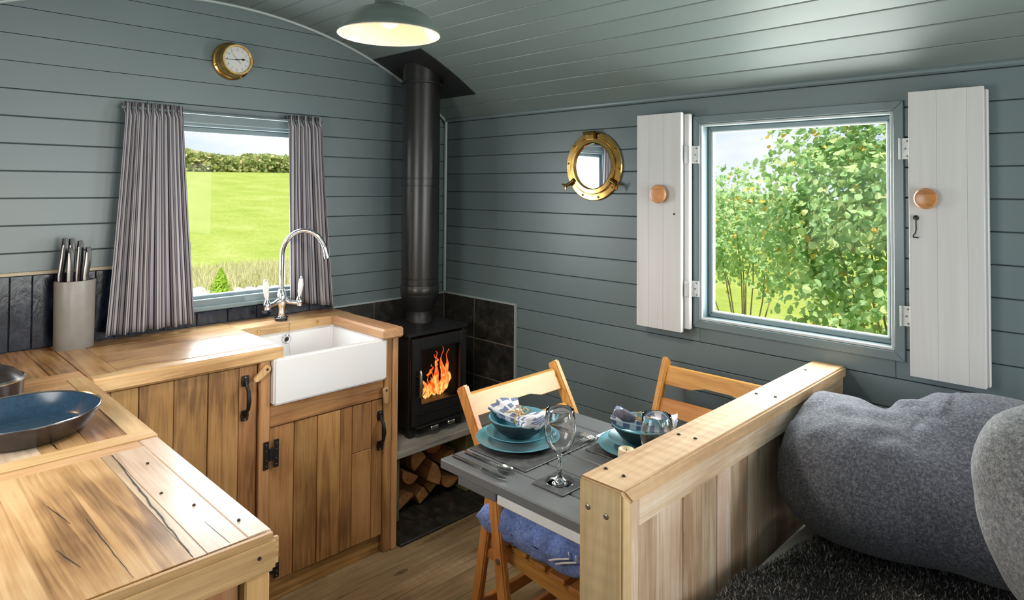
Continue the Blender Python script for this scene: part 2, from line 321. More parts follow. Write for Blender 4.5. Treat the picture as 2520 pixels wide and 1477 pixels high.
# ------------------------------------------------------------------ mesh and object helpers
LOCAL = set()
def tag(o, label=None, cat=None, group=None, kind=None):
    if label: o['label'] = label
    if cat: o['category'] = cat
    if group: o['group'] = group
    if kind: o['kind'] = kind
    return o
def thing(name, label, cat, loc=(0, 0, 0), group=None, local=False, rotz=0):
    o = bpy.data.objects.new(name, None); col.objects.link(o); o.location = loc; o.empty_display_size = .05
    o.rotation_euler = (0, 0, rotz)
    if local: LOCAL.add(o.name)
    return tag(o, label, cat, group)
def link(name, me, mat, parent=None):
    o = bpy.data.objects.new(name, me); col.objects.link(o)
    if mat is not None and not me.materials: me.materials.append(mat)
    if parent is not None:
        o.parent = parent
        if parent.type == 'EMPTY' and parent.name not in LOCAL: o.matrix_parent_inverse = Matrix.Translation(-parent.location)
    return o
class MB:
    def __init__(s): s.bm = bmesh.new()
    def box(s, x0, x1, y0, y1, z0, z1):
        v = [s.bm.verts.new(p) for p in ((x0, y0, z0), (x1, y0, z0), (x1, y1, z0), (x0, y1, z0), (x0, y0, z1), (x1, y0, z1), (x1, y1, z1), (x0, y1, z1))]
        for f in ((0, 3, 2, 1), (4, 5, 6, 7), (0, 1, 5, 4), (1, 2, 6, 5), (2, 3, 7, 6), (3, 0, 4, 7)): s.bm.faces.new([v[i] for i in f])
        return s
    def prism(s, poly, to3, d0, d1):
        a = [s.bm.verts.new(to3(p, d0)) for p in poly]; b = [s.bm.verts.new(to3(p, d1)) for p in poly]; n = len(poly)
        s.bm.faces.new(a); s.bm.faces.new(b[::-1])
        for i in range(n): s.bm.faces.new((a[i], b[i], b[(i+1) % n], a[(i+1) % n]))
        return s
    def lathe(s, prof, n=24, mtx=None, sx=1, sy=1):
        rings = []
        for r, z in prof:
            if r < 1e-6: rings.append([s.bm.verts.new((0, 0, z))])
            else: rings.append([s.bm.verts.new((r*sx*math.cos(2*PI*i/n), r*sy*math.sin(2*PI*i/n), z)) for i in range(n)])
        for a, b in zip(rings, rings[1:]):
            for i in range(n):
                j = (i+1) % n
                if len(a) == 1 and len(b) == 1: continue
                if len(a) == 1: s.bm.faces.new((a[0], b[i], b[j]))
                elif len(b) == 1: s.bm.faces.new((a[i], a[j], b[0]))
                else: s.bm.faces.new((a[i], a[j], b[j], b[i]))
        if mtx is not None: bmesh.ops.transform(s.bm, matrix=mtx, verts=[v for r in rings for v in r])
        return s
    def tube(s, pts, rad, n=10, cap=True, flat=1.0):
        pts = [Vector(p) for p in pts]; rings = []; prev = None
        for i, p in enumerate(pts):
            d = (pts[min(i+1, len(pts)-1)]-pts[max(i-1, 0)]).normalized()
            if prev is None: a = d.orthogonal().normalized()
            else: a = (prev-d*prev.dot(d)).normalized()
            prev = a; b = d.cross(a); r = rad[i] if isinstance(rad, (list, tuple)) else rad
            rings.append([s.bm.verts.new(p+(a*math.cos(2*PI*k/n)*flat+b*math.sin(2*PI*k/n))*r) for k in range(n)])
        for a, b in zip(rings, rings[1:]):
            for k in range(n): s.bm.faces.new((a[k], a[(k+1) % n], b[(k+1) % n], b[k]))
        if cap: s.bm.faces.new(rings[0][::-1]); s.bm.faces.new(rings[-1])
        return s
    def sphere(s, c, r, u=14, v=9, sc_=(1, 1, 1)):
        bmesh.ops.create_uvsphere(s.bm, u_segments=u, v_segments=v, radius=r, matrix=Matrix.Translation(c) @ Matrix.Diagonal((*sc_, 1))); return s
    def xf(s, m): bmesh.ops.transform(s.bm, matrix=m, verts=s.bm.verts[:]); return s
    def mesh(s, name, bev=0, seg=1, smooth=False):
        if bev: bmesh.ops.bevel(s.bm, geom=s.bm.edges[:], offset=bev, segments=seg, affect='EDGES', clamp_overlap=True)
        bmesh.ops.recalc_face_normals(s.bm, faces=s.bm.faces[:])
        me = bpy.data.meshes.new(name); s.bm.to_mesh(me); s.bm.free()
        if smooth:
            me.polygons.foreach_set('use_smooth', [True]*len(me.polygons))
            if smooth != 'all': me.set_sharp_from_angle(angle=math.radians(38))
        return me
    def obj(s, name, mat, parent=None, bev=0, seg=1, smooth=False): return link(name, s.mesh(name, bev, seg, smooth), mat, parent)
def B(name, b, mat, parent=None, bev=.002, seg=1): return MB().box(*b).obj(name, mat, parent, bev, seg)
E3 = lambda p, d: (d, p[0], p[1])          # end wall plane: p = (y, z), d = x
S3 = lambda p, d: (p[0], d, p[1])          # side wall plane: p = (x, z), d = y
Z3 = lambda p, d: (p[0], p[1], d)          # floor plane
def mitre(parent, name, to3, a0, a1, b0, b1, wd, d0, d1, mat, bev=.002):
    q = [((a0, b0), (a1, b0), (a1-wd, b0+wd), (a0+wd, b0+wd)), ((a0, b1), (a1, b1), (a1-wd, b1-wd), (a0+wd, b1-wd)),
         ((a0, b0), (a0, b1), (a0+wd, b1-wd), (a0+wd, b0+wd)), ((a1, b0), (a1, b1), (a1-wd, b1-wd), (a1-wd, b0+wd))]
    for p in q: MB().prism(p, to3, d0, d1).obj(name, mat, parent, bev)
def copy_tree(o, parent=None):
    c = o.copy(); col.objects.link(c); c.parent = parent
    if o.name in LOCAL: LOCAL.add(c.name)
    for ch in [x for x in o.children]: copy_tree(ch, c)
    return c
def AX(axis, loc):      # matrix that turns local +z to a world axis and moves it to loc
    q = Vector(axis).to_track_quat('Z', 'Y'); return Matrix.Translation(loc) @ q.to_matrix().to_4x4()
def nails(parent, pts, axis, r=.004, mat=None, h=.003):
    for p in pts: MB().lathe([(0, -.004), (r, -.004), (r, h*.6), (r*.6, h), (0, h)], 8, AX(axis, p)).obj('nail', mat or M['nail'], parent)

# ------------------------------------------------------------------ the room
W_ = 2.42; L_ = 4.66; YC = -1.21; RC = 2.0; ZT = 2.24; BH = .0943
def arch(y): return ZT-(RC-math.sqrt(max(0, RC*RC-(y-YC)**2)))
# floor
fl = tag(MB().box(-.08, L_+.06, -W_-.06, .06, -.12, -.022).obj('floor', M['gap']), 'weathered grey-brown boarded floor', kind='structure')
x = .663-.108*6
while x < L_:
    ys = [-W_, 0]
    if random.random() < .55: ys.insert(1, random.uniform(-1.9, -.5))
    for a, b in zip(ys, ys[1:]):
        if x+.108 > 0: MB().box(max(x, 0)+.0012, x+.1068, a+.001, b-.001, -.022, 0).obj('plank', w_floor('y'), fl, .0018)
    x += .108
# back wall (the hut's end) with the sink window
H1 = (-1.50, -.80, .98, 1.724)      # y0 y1 z0 z1
wb = MB(); wb.box(-.075, -.0122, -W_-.06, H1[0], -.02, 2.3); wb.box(-.075, -.0122, H1[1], .06, -.02, 2.3)
wb.box(-.075, -.0122, H1[0], H1[1], -.02, H1[2]); wb.box(-.075, -.0122, H1[0], H1[1], H1[3], 2.3)
wall_back = tag(wb.obj('wall_back', M['gap']), 'grey-blue boarded end wall under the curved ceiling', kind='structure')
def eboard(y0, y1, z0, z1):
    hw = math.sqrt(max(0, RC*RC-(z0+.0005-ZT+RC)**2)); y0 = max(y0, YC-hw); y1 = min(y1, YC+hw)
    if y1-y0 < .01: return
    n = 1 if arch(y0) > z1 and arch(y1) > z1 else 24
    top = [(y, min(z1, arch(y)+.002)) for y in [y0+(y1-y0)*i/n for i in range(n+1)]]
    poly = [(y0, z0), (y1, z0)]+[p for p in reversed(top)]
    if n > 1: poly = poly[:2]+poly[3:-1]
    MB().prism(poly, E3, -.0122, 0).obj('board', M['paint'], wall_back, .0022 if n == 1 else 0)
g = .0012
k0 = -8
for k in range(k0, 9):
    z0, z1 = 1.516+k*BH+g, 1.516+(k+1)*BH-g
    if z0 > ZT: break
    if z1 <= H1[2] or z0 >= H1[3]: eboard(-W_, 0, z0, z1)
    else:
        eboard(-W_, H1[0], z0, z1); eboard(H1[1], 0, z0, z1)
        if z0 < H1[2] < z1: eboard(H1[0], H1[1], z0, H1[2])
        if z0 < H1[3] < z1: eboard(H1[0], H1[1], H1[3], z1)
# right wall with the garden window (and an added one over the bed, out of view, for fill light)
H2 = (1.530, 2.200, .966, 1.722); H3 = (3.15, 4.05, .98, 1.72)
wr = MB()
for a, b in ((-.06, H2[0]), (H2[1], H3[0]), (H3[1], L_+.06)): wr.box(a, b, .0122, .075, -.02, 1.86)
for h in (H2, H3): wr.box(h[0], h[1], .0122, .075, -.02, h[2]); wr.box(h[0], h[1], .0122, .075, h[3], 1.86)
wall_right = tag(wr.obj('wall_right', M['gap']), 'grey-blue boarded long wall with the garden window', kind='structure')
def sboard(x0, x1, z0, z1): MB().box(x0, x1, 0, .0122, z0, z1).obj('board', M['paint'], wall_right, .0022)
for k in range(-18, 2):
    z0, z1 = 1.73+k*BH+g, 1.73+(k+1)*BH-g
    if z1 < 0: continue
    xs = [0, L_]
    for h in (H2, H3):
        if z1 > h[2] and z0 < h[3]:
            xs = xs[:-1]+[h[0], h[1], xs[-1]]
            if z0 < h[2]: sboard(h[0], h[1], z0, h[2])
            if z1 > h[3]: sboard(h[0], h[1], h[3], z1)
    for i in range(0, len(xs), 2): sboard(xs[i], xs[i+1], max(z0, 0), min(z1, 1.838))
# left wall and the wall behind the camera
H4 = (.94, 1.70, 1.0, 1.70)
wl = MB()
for a, b in ((-.06, H4[0]), (H4[1], L_+.06)): wl.box(a, b, -W_-.06, -W_, -.02, 1.86)
wl.box(H4[0], H4[1], -W_-.06, -W_, -.02, H4[2]); wl.box(H4[0], H4[1], -W_-.06, -W_, H4[3], 1.86)
tag(wl.obj('wall_left', M['paint']), 'grey-blue long wall beside the worktop', kind='structure')
H5 = (-1.95, -.45, .06, 1.95)
wf = MB(); wf.box(L_, L_+.06, -W_-.06, H5[0], -.02, 2.3); wf.box(L_, L_+.06, H5[1], .06, -.02, 2.3); wf.box(L_, L_+.06, H5[0], H5[1], H5[3], 2.3); wf.box(L_, L_+.06, H5[0], H5[1], -.02, H5[2])
tag(wf.obj('wall_front', M['paint']), 'grey-blue end wall with an added door opening', kind='structure')
d1 = thing('door_1', 'added pair of unseen glazed doors behind the camera', 'door', (L_, -1.2, 0)); d1['kind'] = 'structure'  # unseen doors, added so that fill light can come in from the rear
for a, b in ((H5[0], -1.2), (-1.2, H5[1])): mitre(d1, 'door_frame', E3, a, b, H5[2], H5[3], .09, L_-.005, L_+.04, M['trim'])
for nm, h, yy in (('window_3', H3, 0), ('window_4', H4, -W_-.05)):  # the window over the bed is added for its fill light
    t_ = thing(nm, 'small window '+('added unseen over the bed' if nm[-1] == '3' else 'in the long wall above the foreground worktop'), 'window', (h[0], yy, h[2])); t_['kind'] = 'structure'
    mitre(t_, 'window_frame', S3, h[0]-.02, h[1]+.02, h[2]-.02, h[3]+.02, .06, yy, yy+.05, M['trim'])
# ceiling: curved backing and lengthwise boards
def arc_pt(s, r): a = s/RC; return (YC+r*math.sin(a), ZT-RC+r*math.cos(a))
AE = RC*math.asin(1.21/RC)
cb = MB(); n = 40
outer = [arc_pt(-AE-.05+(2*AE+.1)*i/n, RC+.05) for i in range(n+1)]; inner = [arc_pt(-AE-.05+(2*AE+.1)*i/n, RC+.0125) for i in range(n+1)]
for i in range(n): cb.prism([inner[i], inner[i+1], outer[i+1], outer[i]], E3, -.08, L_+.06)
ceil_ = tag(cb.obj('ceiling', M['gap']), 'curved grey-green boarded ceiling', kind='structure')
s0 = .4658-.0917*18
while s0 < AE:
    a, b = max(s0, -AE)+.0011, min(s0+.0917, AE)-.0011
    if b-a > .01: MB().prism([arc_pt(a, RC), arc_pt(b, RC), arc_pt(b, RC+.0125), arc_pt(a, RC+.0125)], E3, 0, L_).obj('board', M['ceil'], ceil_, .0022)
    s0 += .0917
# beads
t1 = tag(MB().tube([(.0, -.009, 1.836), (L_, -.009, 1.836)], .010, 8).obj('trim_1', M['trim'], None, smooth=True), 'grey-blue bead where the long wall meets the ceiling', kind='structure')
tag(MB().tube([(.008, y, arch(y)-.006) for y in [-W_+.005+(W_-.01)*i/48 for i in range(49)]], .0075, 8).obj('trim_2', M['bead'], None, smooth=True), 'pale curved bead around the end wall arch', kind='structure')
tag(MB().tube([(.010, -.010, .905), (.010, -.010, 1.832)], .009, 8).obj('trim_3', M['bead'], None, smooth=True), 'pale upright bead in the corner behind the flue', kind='structure')

# sink window
w1 = thing('window_1', 'small window above the sink looking over the field', 'window', (0, -1.15, .94)); w1['kind'] = 'structure'
mitre(w1, 'architrave', E3, H1[0]-.043, H1[1]+.043, H1[2]-.02, H1[3]+.044, .045, -.002, .014, M['trim'], .003)
mitre(w1, 'reveal', E3, H1[0], H1[1], H1[2], H1[3], .012, -.075, .004, M['trim'], .001)
mitre(w1, 'sash', E3, H1[0]+.012, H1[1]-.012, H1[2]+.012, H1[3]-.012, .022, -.068, -.040, M['trim'], .003)
B('sill', (-.02, .030, H1[0]-.05, H1[1]+.05, H1[2]-.020, H1[2]-.002), M['trim'], w1, .003)
B('pane', (-.056, -.052, H1[0]+.03, H1[1]-.03, H1[2]+.03, H1[3]-.03), M['pane'], w1, 0)
# garden window
w2 = thing('window_2', 'large window beside the white shutters looking onto shrubs', 'window', (1.865, 0, .94)); w2['kind'] = 'structure'
mitre(w2, 'architrave', S3, 1.505, 2.228, .938, 1.751, .029, -.010, .004, M['trim'], .0015)
mitre(w2, 'reveal', S3, H2[0], H2[1], H2[2], H2[3], .010, 0, .075, M['trim'], .001)
mitre(w2, 'rebate_bead', S3, H2[0]+.002, H2[1]-.002, H2[2]+.002, H2[3]-.002, .009, -.004, .002, M['palebead'], .001)
mitre(w2, 'sash', S3, H2[0]+.010, H2[1]-.010, H2[2]+.010, H2[3]-.010, .020, .042, .068, M['trim'], .003)
mitre(w2, 'glazing_bead', S3, H2[0]+.028, H2[1]-.028, H2[2]+.028, H2[3]-.028, .006, .044, .058, M['whitepaint'], .001)
B('pane', (H2[0]+.03, H2[1]-.03, .054, .058, H2[2]+.03, H2[3]-.03), M['pane'], w2, 0)

# ------------------------------------------------------------------ outside
def ground_z(x, y): return -1.0+.092*max(0, -16.0-x)+.012*noise.noise(Vector((x*.4, y*.4, 0)))
gx = [16-.8*i for i in range(20)]+[0-1.2*i for i in range(70)]
gm = bpy.data.meshes.new('lawn'); vs = []; fs = []
xs_ = [24-1.2*i for i in range(90)]; ys_ = [-30+1.5*i for i in range(70)]
for xx in xs_:
    for yy in ys_: vs.append((xx, yy, ground_z(xx, yy)))
ny = len(ys_)
for i in range(len(xs_)-1):
    for j in range(ny-1): fs.append((i*ny+j, i*ny+j+1, (i+1)*ny+j+1, (i+1)*ny+j))
gm.from_pydata(vs, [], fs); gm.update(); gm.polygons.foreach_set('use_smooth', [True]*len(fs))
tag(link('lawn', gm, M['grass']), 'bright green field and lawn outside the windows', 'grass', kind='stuff')
def leaves_mesh(name, pts, size, tone, mat, round_=True):
    vs, fs, tn = [], [], []
    shape = [(0, -.5), (.32, -.36), (.46, .0), (.34, .32), (0, .52), (-.34, .32), (-.46, 0), (-.32, -.36)] if round_ else [(0, -.5), (.16, -.1), (0, .5), (-.16, -.1)]
    for p, nrm in pts:
        s = size*random.uniform(.65, 1.25); q = nrm.to_track_quat('Z', 'Y') @ Matrix.Rotation(random.uniform(0, 2*PI), 3, 'Z').to_quaternion()
        b0 = len(vs); tv = tone()
        for a, b in shape: vs.append(p+q @ Vector((a*s, b*s, -abs(a)*s*.35+.12*s*b*b))); tn.append(tv)
        vs.append(p); tn.append(tv); c = len(vs)-1; m = len(shape)
        fs += [(b0+i, b0+(i+1) % m, c) for i in range(m)]
    me = bpy.data.meshes.new(name); me.from_pydata(vs, [], fs); me.update()
    at_ = me.attributes.new('tone', 'FLOAT', 'POINT'); at_.data.foreach_set('value', tn); me.materials.append(mat); return me
def rdir(zb=0):
    while 1:
        v = Vector((random.uniform(-1, 1), random.uniform(-1, 1), random.uniform(-1, 1)))
        if .05 < v.length < 1: v.normalize(); v.z += zb; return v.normalized()
def shrub(name, label, base, cen, rad, nl, stems, size, npart, group=None):
    t_ = thing(name, label, 'shrub', base, group)
    base, cen = Vector(base), Vector(cen); pts = []; tips = []
    for i in range(stems):
        d = rdir(.2); tip = cen+Vector((d.x*rad[0]*.85, d.y*rad[1]*.85, abs(d.z)*rad[2]*.8-.1)) if i % 3 else cen+Vector((d.x*rad[0]*.9, d.y*rad[1]*.9, d.z*rad[2]*.4))
        mid = base.lerp(tip, .5)+Vector((random.uniform(-.1, .1), random.uniform(-.1, .1), .12))
        P = [base.lerp(mid, k/4)+(mid-base)*0 for k in range(4)]+[mid.lerp(tip, k/4) for k in range(5)]
        MB().tube(P, [.013-.0012*k for k in range(9)], 5).obj('stem', M['bark'], t_)
        tips.append((mid, tip))
    for i in range(nl):
        if random.random() < .35:
            a, b = random.choice(tips); p = a.lerp(b, random.random()**.6)+rdir()*random.uniform(0, .22)
        else:
            d = rdir(); r = random.uniform(.45, 1)**.6; p = cen+Vector((d.x*rad[0], d.y*rad[1], d.z*rad[2]))*r
            p += Vector((noise.noise(p*1.7), noise.noise(p*1.7+Vector((9, 0, 0))), noise.noise(p*1.7+Vector((0, 9, 0)))))*.45
        out = (p-cen).normalized(); nr = (out*.6+rdir(.6)).normalized()
        pts.append((p, nr))
    pts.sort(key=lambda q: q[0].y)
    near = [q for q in pts if q[0].z > -.6][:npart]; rest = pts if not npart else [q for q in pts if q not in near]
    fo = link('foliage', leaves_mesh('foliage', rest, size, lambda: min(1, max(0, random.gauss(.5, .25))), M['leafs']), None, t_); fo['kind'] = 'stuff'
    if npart:
        lm = leaves_mesh('leaf', [(Vector((0, 0, 0)), Vector((0, 0, 1)))], size, lambda: .5, M['leaf'])
        for p, nr in near:
            o = link('leaf', lm, None, t_); q = nr.to_track_quat('Z', 'Y') @ Matrix.Rotation(random.uniform(0, 6.28), 3, 'Z').to_quaternion()
            o.matrix_parent_inverse = Matrix.Identity(4); o.location = p-t_.location; o.rotation_euler = q.to_euler()
    return t_
shrub('leafy_shrub', 'large round-leaved green shrub filling most of the garden window', (1.35, 4.0, -1.0), (1.38, 4.0, 1.30), (1.50, .80, 1.65), 14000, 18, .064, 260)
shrub('leafy_shrub', 'lower pale green shrub at the left edge of the garden window', (-.9, 5.6, -1.0), (-.85, 5.6, 1.05), (1.05, .7, .75), 4200, 9, .060, 0)
shrub('leafy_shrub', 'tall shrub further right behind the garden window', (2.9, 5.2, -1.0), (2.7, 5.2, 1.6), (1.2, .9, 1.9), 3600, 8, .075, 0)
shrub('leafy_shrub', 'distant bushy shrub beyond the lawn, mostly hidden by the window edge', (-3.6, 8.0, -1.0), (-3.5, 8.0, .6), (1.3, 1.0, 1.2), 2600, 8, .085, 0)
# hedge along the top of the field
hp = []
for i in range(17000):
    yy = random.uniform(-5, 62); xx = -57-.10*(yy-22)+random.uniform(-1.2, 1.2)
    h = 1.55+.5*noise.noise(Vector((yy*.25, 3, 0)))+.3*noise.noise(Vector((yy*.9, 8, 0)))
    zz = ground_z(xx, yy)+h*random.random()**.75
    hp.append((Vector((xx, yy, zz)), (Vector((1, 0, .3))+rdir()*.8).normalized()))
hd = tag(link('hedge', leaves_mesh('hedge', hp, .34, lambda: random.random(), M['hedgeleaf']), None), 'overgrown hedge along the top of the green field', 'hedge', kind='stuff')
hp = []
for i in range(9000):
    xx = random.uniform(-34, 22); yy = 34+.06*xx+random.uniform(-1, 1); h = 2.0+.6*noise.noise(Vector((xx*.25, 5, 0)))
    hp.append((Vector((xx, yy, ground_z(xx, yy)+h*random.random()**.75)), (Vector((0, -1, .3))+rdir()*.8).normalized()))
tag(link('hedge', leaves_mesh('hedge', hp, .40, lambda: random.random(), M['hedgeleaf']), None), 'far garden hedge behind the shrubs of the garden window', 'hedge', kind='stuff')
def ray_s(dy, dz, s): return Vector((2.785-s, -2.314+dy*s, 1.47+dz*s))      # a spot in the field, s metres out and fanning sideways by dy
# fence post
p = ray_s(.349, 0, 17.5); gz = ground_z(p.x, p.y)
fp = thing('fence_post', 'weathered grey fence post standing in the field', 'post', (p.x, p.y, gz))
MB().lathe([(0, gz-.2), (.075, gz-.2), (.07, gz+1.02), (.05, gz+1.07), (0, gz+1.08)], 10, Matrix.Translation((p.x, p.y, 0))).obj('post_shaft', M['postwood'], fp)
MB().lathe([(.0705, gz+.5), (.076, gz+.505), (.076, gz+.515), (.0705, gz+.52)], 10, Matrix.Translation((p.x, p.y, 0))).obj('wire_band', M['steel'], fp)
# stones
def stone(name, label, c, r, group):
    m = MB(); bmesh.ops.create_icosphere(m.bm, subdivisions=2, radius=1)
    for v in m.bm.verts:
        k = 1+.28*noise.noise(v.co*1.3+c); v.co = Vector((v.co.x*r[0]*k, v.co.y*r[1]*k, v.co.z*r[2]*k))+c
    tag(m.obj(name, M['stone'], None, smooth=True), label, 'stone', group)
slab = ['broad pale stone beside the fence post', 'flat stone left of the bright conifer', 'small pale stone tucked against the bright conifer', 'rounded stone right of the bright conifer', 'whitish stone midway along the row', 'low stone towards the tap', 'last stone of the row behind the tap']
for (dy, s, r), lb in zip(((.362, 14.6, .27), (.380, 14.4, .2), (.388, 13.9, .16), (.425, 14.6, .17), (.443, 14.5, .18), (.462, 14.6, .17), (.482, 14.4, .18)), slab):
    p = ray_s(dy, 0, s); p.z = ground_z(p.x, p.y)+r*.35; stone('field_stone', lb, p, (r, r*1.1, r*.75), 'stones along the field edge')
# conifer plant
p = ray_s(.397, 0, 13.6); pz = ground_z(p.x, p.y)
cp = thing('young_conifer', 'small bright yellow-green conifer among the stones', 'plant', (p.x, p.y, pz))
pp = []
for i in range(900):
    h = random.random(); r = .34*(1-h)**.8*random.random()**.5; a = random.uniform(0, 6.28)
    pp.append((Vector((p.x+r*math.cos(a), p.y+r*math.sin(a), pz+.05+h*.72)), (Vector((math.cos(a), math.sin(a), .5))+rdir()*.6).normalized()))
f_ = link('foliage', leaves_mesh('foliage', pp, .10, lambda: random.random(), M['plantleaf'], False), None, cp); f_['kind'] = 'stuff'
MB().tube([(p.x, p.y, pz-.05), (p.x, p.y, pz+.6)], .02, 6).obj('stem', M['bark'], cp)
# dry grass fringe
gv, gf, gt = [], [], []
for i in range(9000):
    s = random.uniform(14.8, 19.5); dy = random.uniform(.26, .60); q = ray_s(dy, 0, s); q.z = ground_z(q.x, q.y); h = random.uniform(.15, .5)*(1 if s < 17.5 else .6)
    d = Vector((random.uniform(-.5, .5), random.uniform(-.5, .5), 1)).normalized()*h; b = len(gv); tv = random.random()
    gv += [q+Vector((0, -.02, 0)), q+Vector((0, .02, 0)), q+d]; gf.append((b, b+1, b+2)); gt += [tv]*3
me = bpy.data.meshes.new('dry_grass'); me.from_pydata(gv, [], gf); me.update(); a_ = me.attributes.new('tone', 'FLOAT', 'POINT'); a_.data.foreach_set('value', gt)
tag(link('dry_grass', me, M['drygrass']), 'pale tall grass along the near edge of the field', 'grass', kind='stuff')

# ------------------------------------------------------------------ tiles
bs = thing('backsplash', 'dark navy glazed tile backsplash behind the worktop', 'tiles', (0, -1.5, .9))
y = -1.885-.063*8.5
while y < -1.56:
    a, b = max(y, -W_)+.001, min(y+.063, -1.555)-.001
    if b-a > .01: MB().box(.0005, .0095, a, b, .9005, 1.155).obj('tile', M['tile'], bs, .0018)
    y += .063
y = -1.553
while y < -.692:
    a, b = y+.001, min(y+.124, -.690)-.001
    if b-a > .01: MB().box(.0005, .0095, a, b, .9005, .955).obj('tile', M['tile'], bs, .0018)
    y += .124
B('edge_strip', (.0, .014, -W_, -1.553, 1.156, 1.168), M['beige'], bs, .002)
ss = thing('stove_surround', 'black slate tiles with a pale edge strip right of the stove on the long wall', 'tiles', (.28, -.006, 0))
sb = thing('stove_surround', 'black slate tiles behind the stove on the end wall', 'tiles', (.006, -.35, 0))
zs = [0, .10, .30, .502, .69, .895]
for z0, z1 in zip(zs, zs[1:]):
    for x0, x1 in ((.014, .253), (.253, .545)): B('tile', (x0+.002, x1-.002, -.011, -.001, z0+.003, z1-.003), M['slate'], ss, .0025)
    for y0, y1 in ((-.688, -.46), (-.46, -.235), (-.235, -.013)): B('tile', (.001, .011, y0+.002, y1-.002, z0+.003, z1-.003), M['slate'], sb, .0025)
B('grout_bed', (.0125, .545, -.008, -.0006, 0, .893), M['grout'], ss, 0); B('grout_bed', (.0006, .008, -.688, -.0006, 0, .893), M['grout'], sb, 0)
B('edge_strip', (.545, .555, -.014, -.0006, 0, .903), M['bead'], ss, .001); B('edge_strip', (.015, .545, -.014, -.0006, .894, .903), M['bead'], ss, .001); B('edge_strip', (.0006, .014, -.688, -.015, .894, .903), M['bead'], sb, .001)
hs_ = thing('hearth', 'black slate hearth tiles on the floor under the stove', 'hearth', (.3, -.35, 0))
for y0, y1 in ((-.70, -.467), (-.467, -.234), (-.234, -.012)):
    for x0, x1 in ((.012, .30), (.30, .578)): B('tile', (x0+.002, x1-.002, y0+.002, y1-.002, .0, .012), M['slate'], hs_, .002)

# ------------------------------------------------------------------ stove shelf, logs, stove, flue
sh = thing('hearth_shelf', 'grey weathered board shelf carrying the black stove', 'shelf', (.24, -.35, .012))
for x0, x1 in ((.014, .17), (.17, .325), (.325, .475)): B('plank', (x0+.0008, x1-.0008, -.685, -.016, .308, .34), w_grey('y'), sh, .004)
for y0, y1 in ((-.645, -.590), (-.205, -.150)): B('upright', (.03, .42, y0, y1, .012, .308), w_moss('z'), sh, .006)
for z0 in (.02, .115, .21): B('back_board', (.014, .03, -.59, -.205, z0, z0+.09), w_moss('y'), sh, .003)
def log(label, y, z, r, kind, rot, x0=.09, x1=.365, tilt=0):
    n = {'half': 8, 'quarter': 6, 'square': 4}[kind]
    if kind == 'half': sec = [(r*math.cos(PI*i/7), r*math.sin(PI*i/7)*.95-.4*r) for i in range(8)]
    elif kind == 'quarter': sec = [(-.55*r, -.55*r)]+[(-.55*r+1.5*r*math.cos(PI/2*i/4), -.55*r+1.5*r*math.sin(PI/2*i/4)) for i in range(5)]
    else: sec = [(-r*.8, -r*.7), (r*.85, -r*.8), (r*.7, r*.75), (-r*.75, r*.6)]
    c, s = math.cos(rot), math.sin(rot); sec = [(a*c-b*s, a*s+b*c) for a, b in sec]
    t_ = thing('firewood_log', label, 'log', (x1, y, z-r), 'split logs stacked under the stove shelf')
    m = MB(); rings = []
    for i in range(4):
        f = i/3; xx = x0+(x1-x0)*f; yy = y+tilt*(1-f)
        rings.append([m.bm.verts.new((xx+random.uniform(-.004, .004), yy+a*random.uniform(.94, 1.05), z+b*random.uniform(.94, 1.05))) for a, b in sec])
    k = len(sec)
    for a, b in zip(rings, rings[1:]):
        for i in range(k): m.bm.faces.new((a[i], a[(i+1) % k], b[(i+1) % k], b[i]))
    m.bm.faces.new(rings[0][::-1]); m.bm.faces.new(rings[-1])
    m.obj('split_wood', w_log('x'), t_, .003)
    m = MB(); hi = sorted(range(k), key=lambda i: -sec[i][0]**2-sec[i][1]**2)[:2]
    a = sec[hi[0]]; m.tube([(x0+.01, y+tilt+a[0]*.97, z+a[1]*.97), (x1-.012, y+a[0]*.97, z+a[1]*.97)], .004, 5).obj('bark_strip', M['bark'], t_)
log('split log at the bottom left of the stack', -.525, .062, .052, 'half', .4)
log('small squared log second from left along the bottom', -.425, .052, .038, 'square', .5)
log('split log at the bottom right, next to the mossy upright', -.265, .068, .056, 'half', 2.8, tilt=-.02)
log('small log wedged in the middle of the bottom row', -.345, .055, .038, 'quarter', .6, x1=.33)
log('rounded log in the second row on the left', -.500, .155, .050, 'half', 2.6)
log('broad split log lying in the middle of the stack', -.375, .135, .056, 'quarter', -.5, x1=.385, tilt=.03)
log('wedge log on the right of the second row', -.255, .165, .048, 'quarter', 1.2, x1=.35)
log('large flat log on top at the left', -.455, .235, .058, 'quarter', 2.2, x1=.375, tilt=.02)
log('dark log on top at the right under the shelf', -.325, .232, .046, 'half', 3.3, x1=.33)

st = thing('wood_stove', 'black cast-iron wood stove with a lit fire behind its glass door', 'stove', (.26, -.365, .34))
sx0, sx1, sy0, sy1 = .115, .395, -.532, -.200
B('top_plate', (.10, .403, -.546, -.186, .795, .812), M['black'], st, .004, 2)
B('side_panel', (sx0, sx1, sy0, sy0+.012, .385, .796), M['black'], st, .003); B('side_panel', (sx0, sx1, sy1-.012, sy1, .385, .796), M['black'], st, .003)
B('back_panel', (sx0, sx0+.012, sy0+.012, sy1-.012, .385, .796), M['black'], st, .002); B('base_plate', (sx0, sx1, sy0+.012, sy1-.012, .385, .40), M['black'], st, .002)
for b_ in ((sx0+.0125, .390, sy0+.0125, sy0+.016, .401, .794), (sx0+.0125, .390, sy1-.016, sy1-.0125, .401, .794), (sx0+.0125, sx0+.016, sy0+.0165, sy1-.0165, .401, .794)): B('firebrick', b_, M['soot'], st, 0)
B('grate', (.14, .385, -.50, -.23, .455, .470), M['iron'], st, .003)
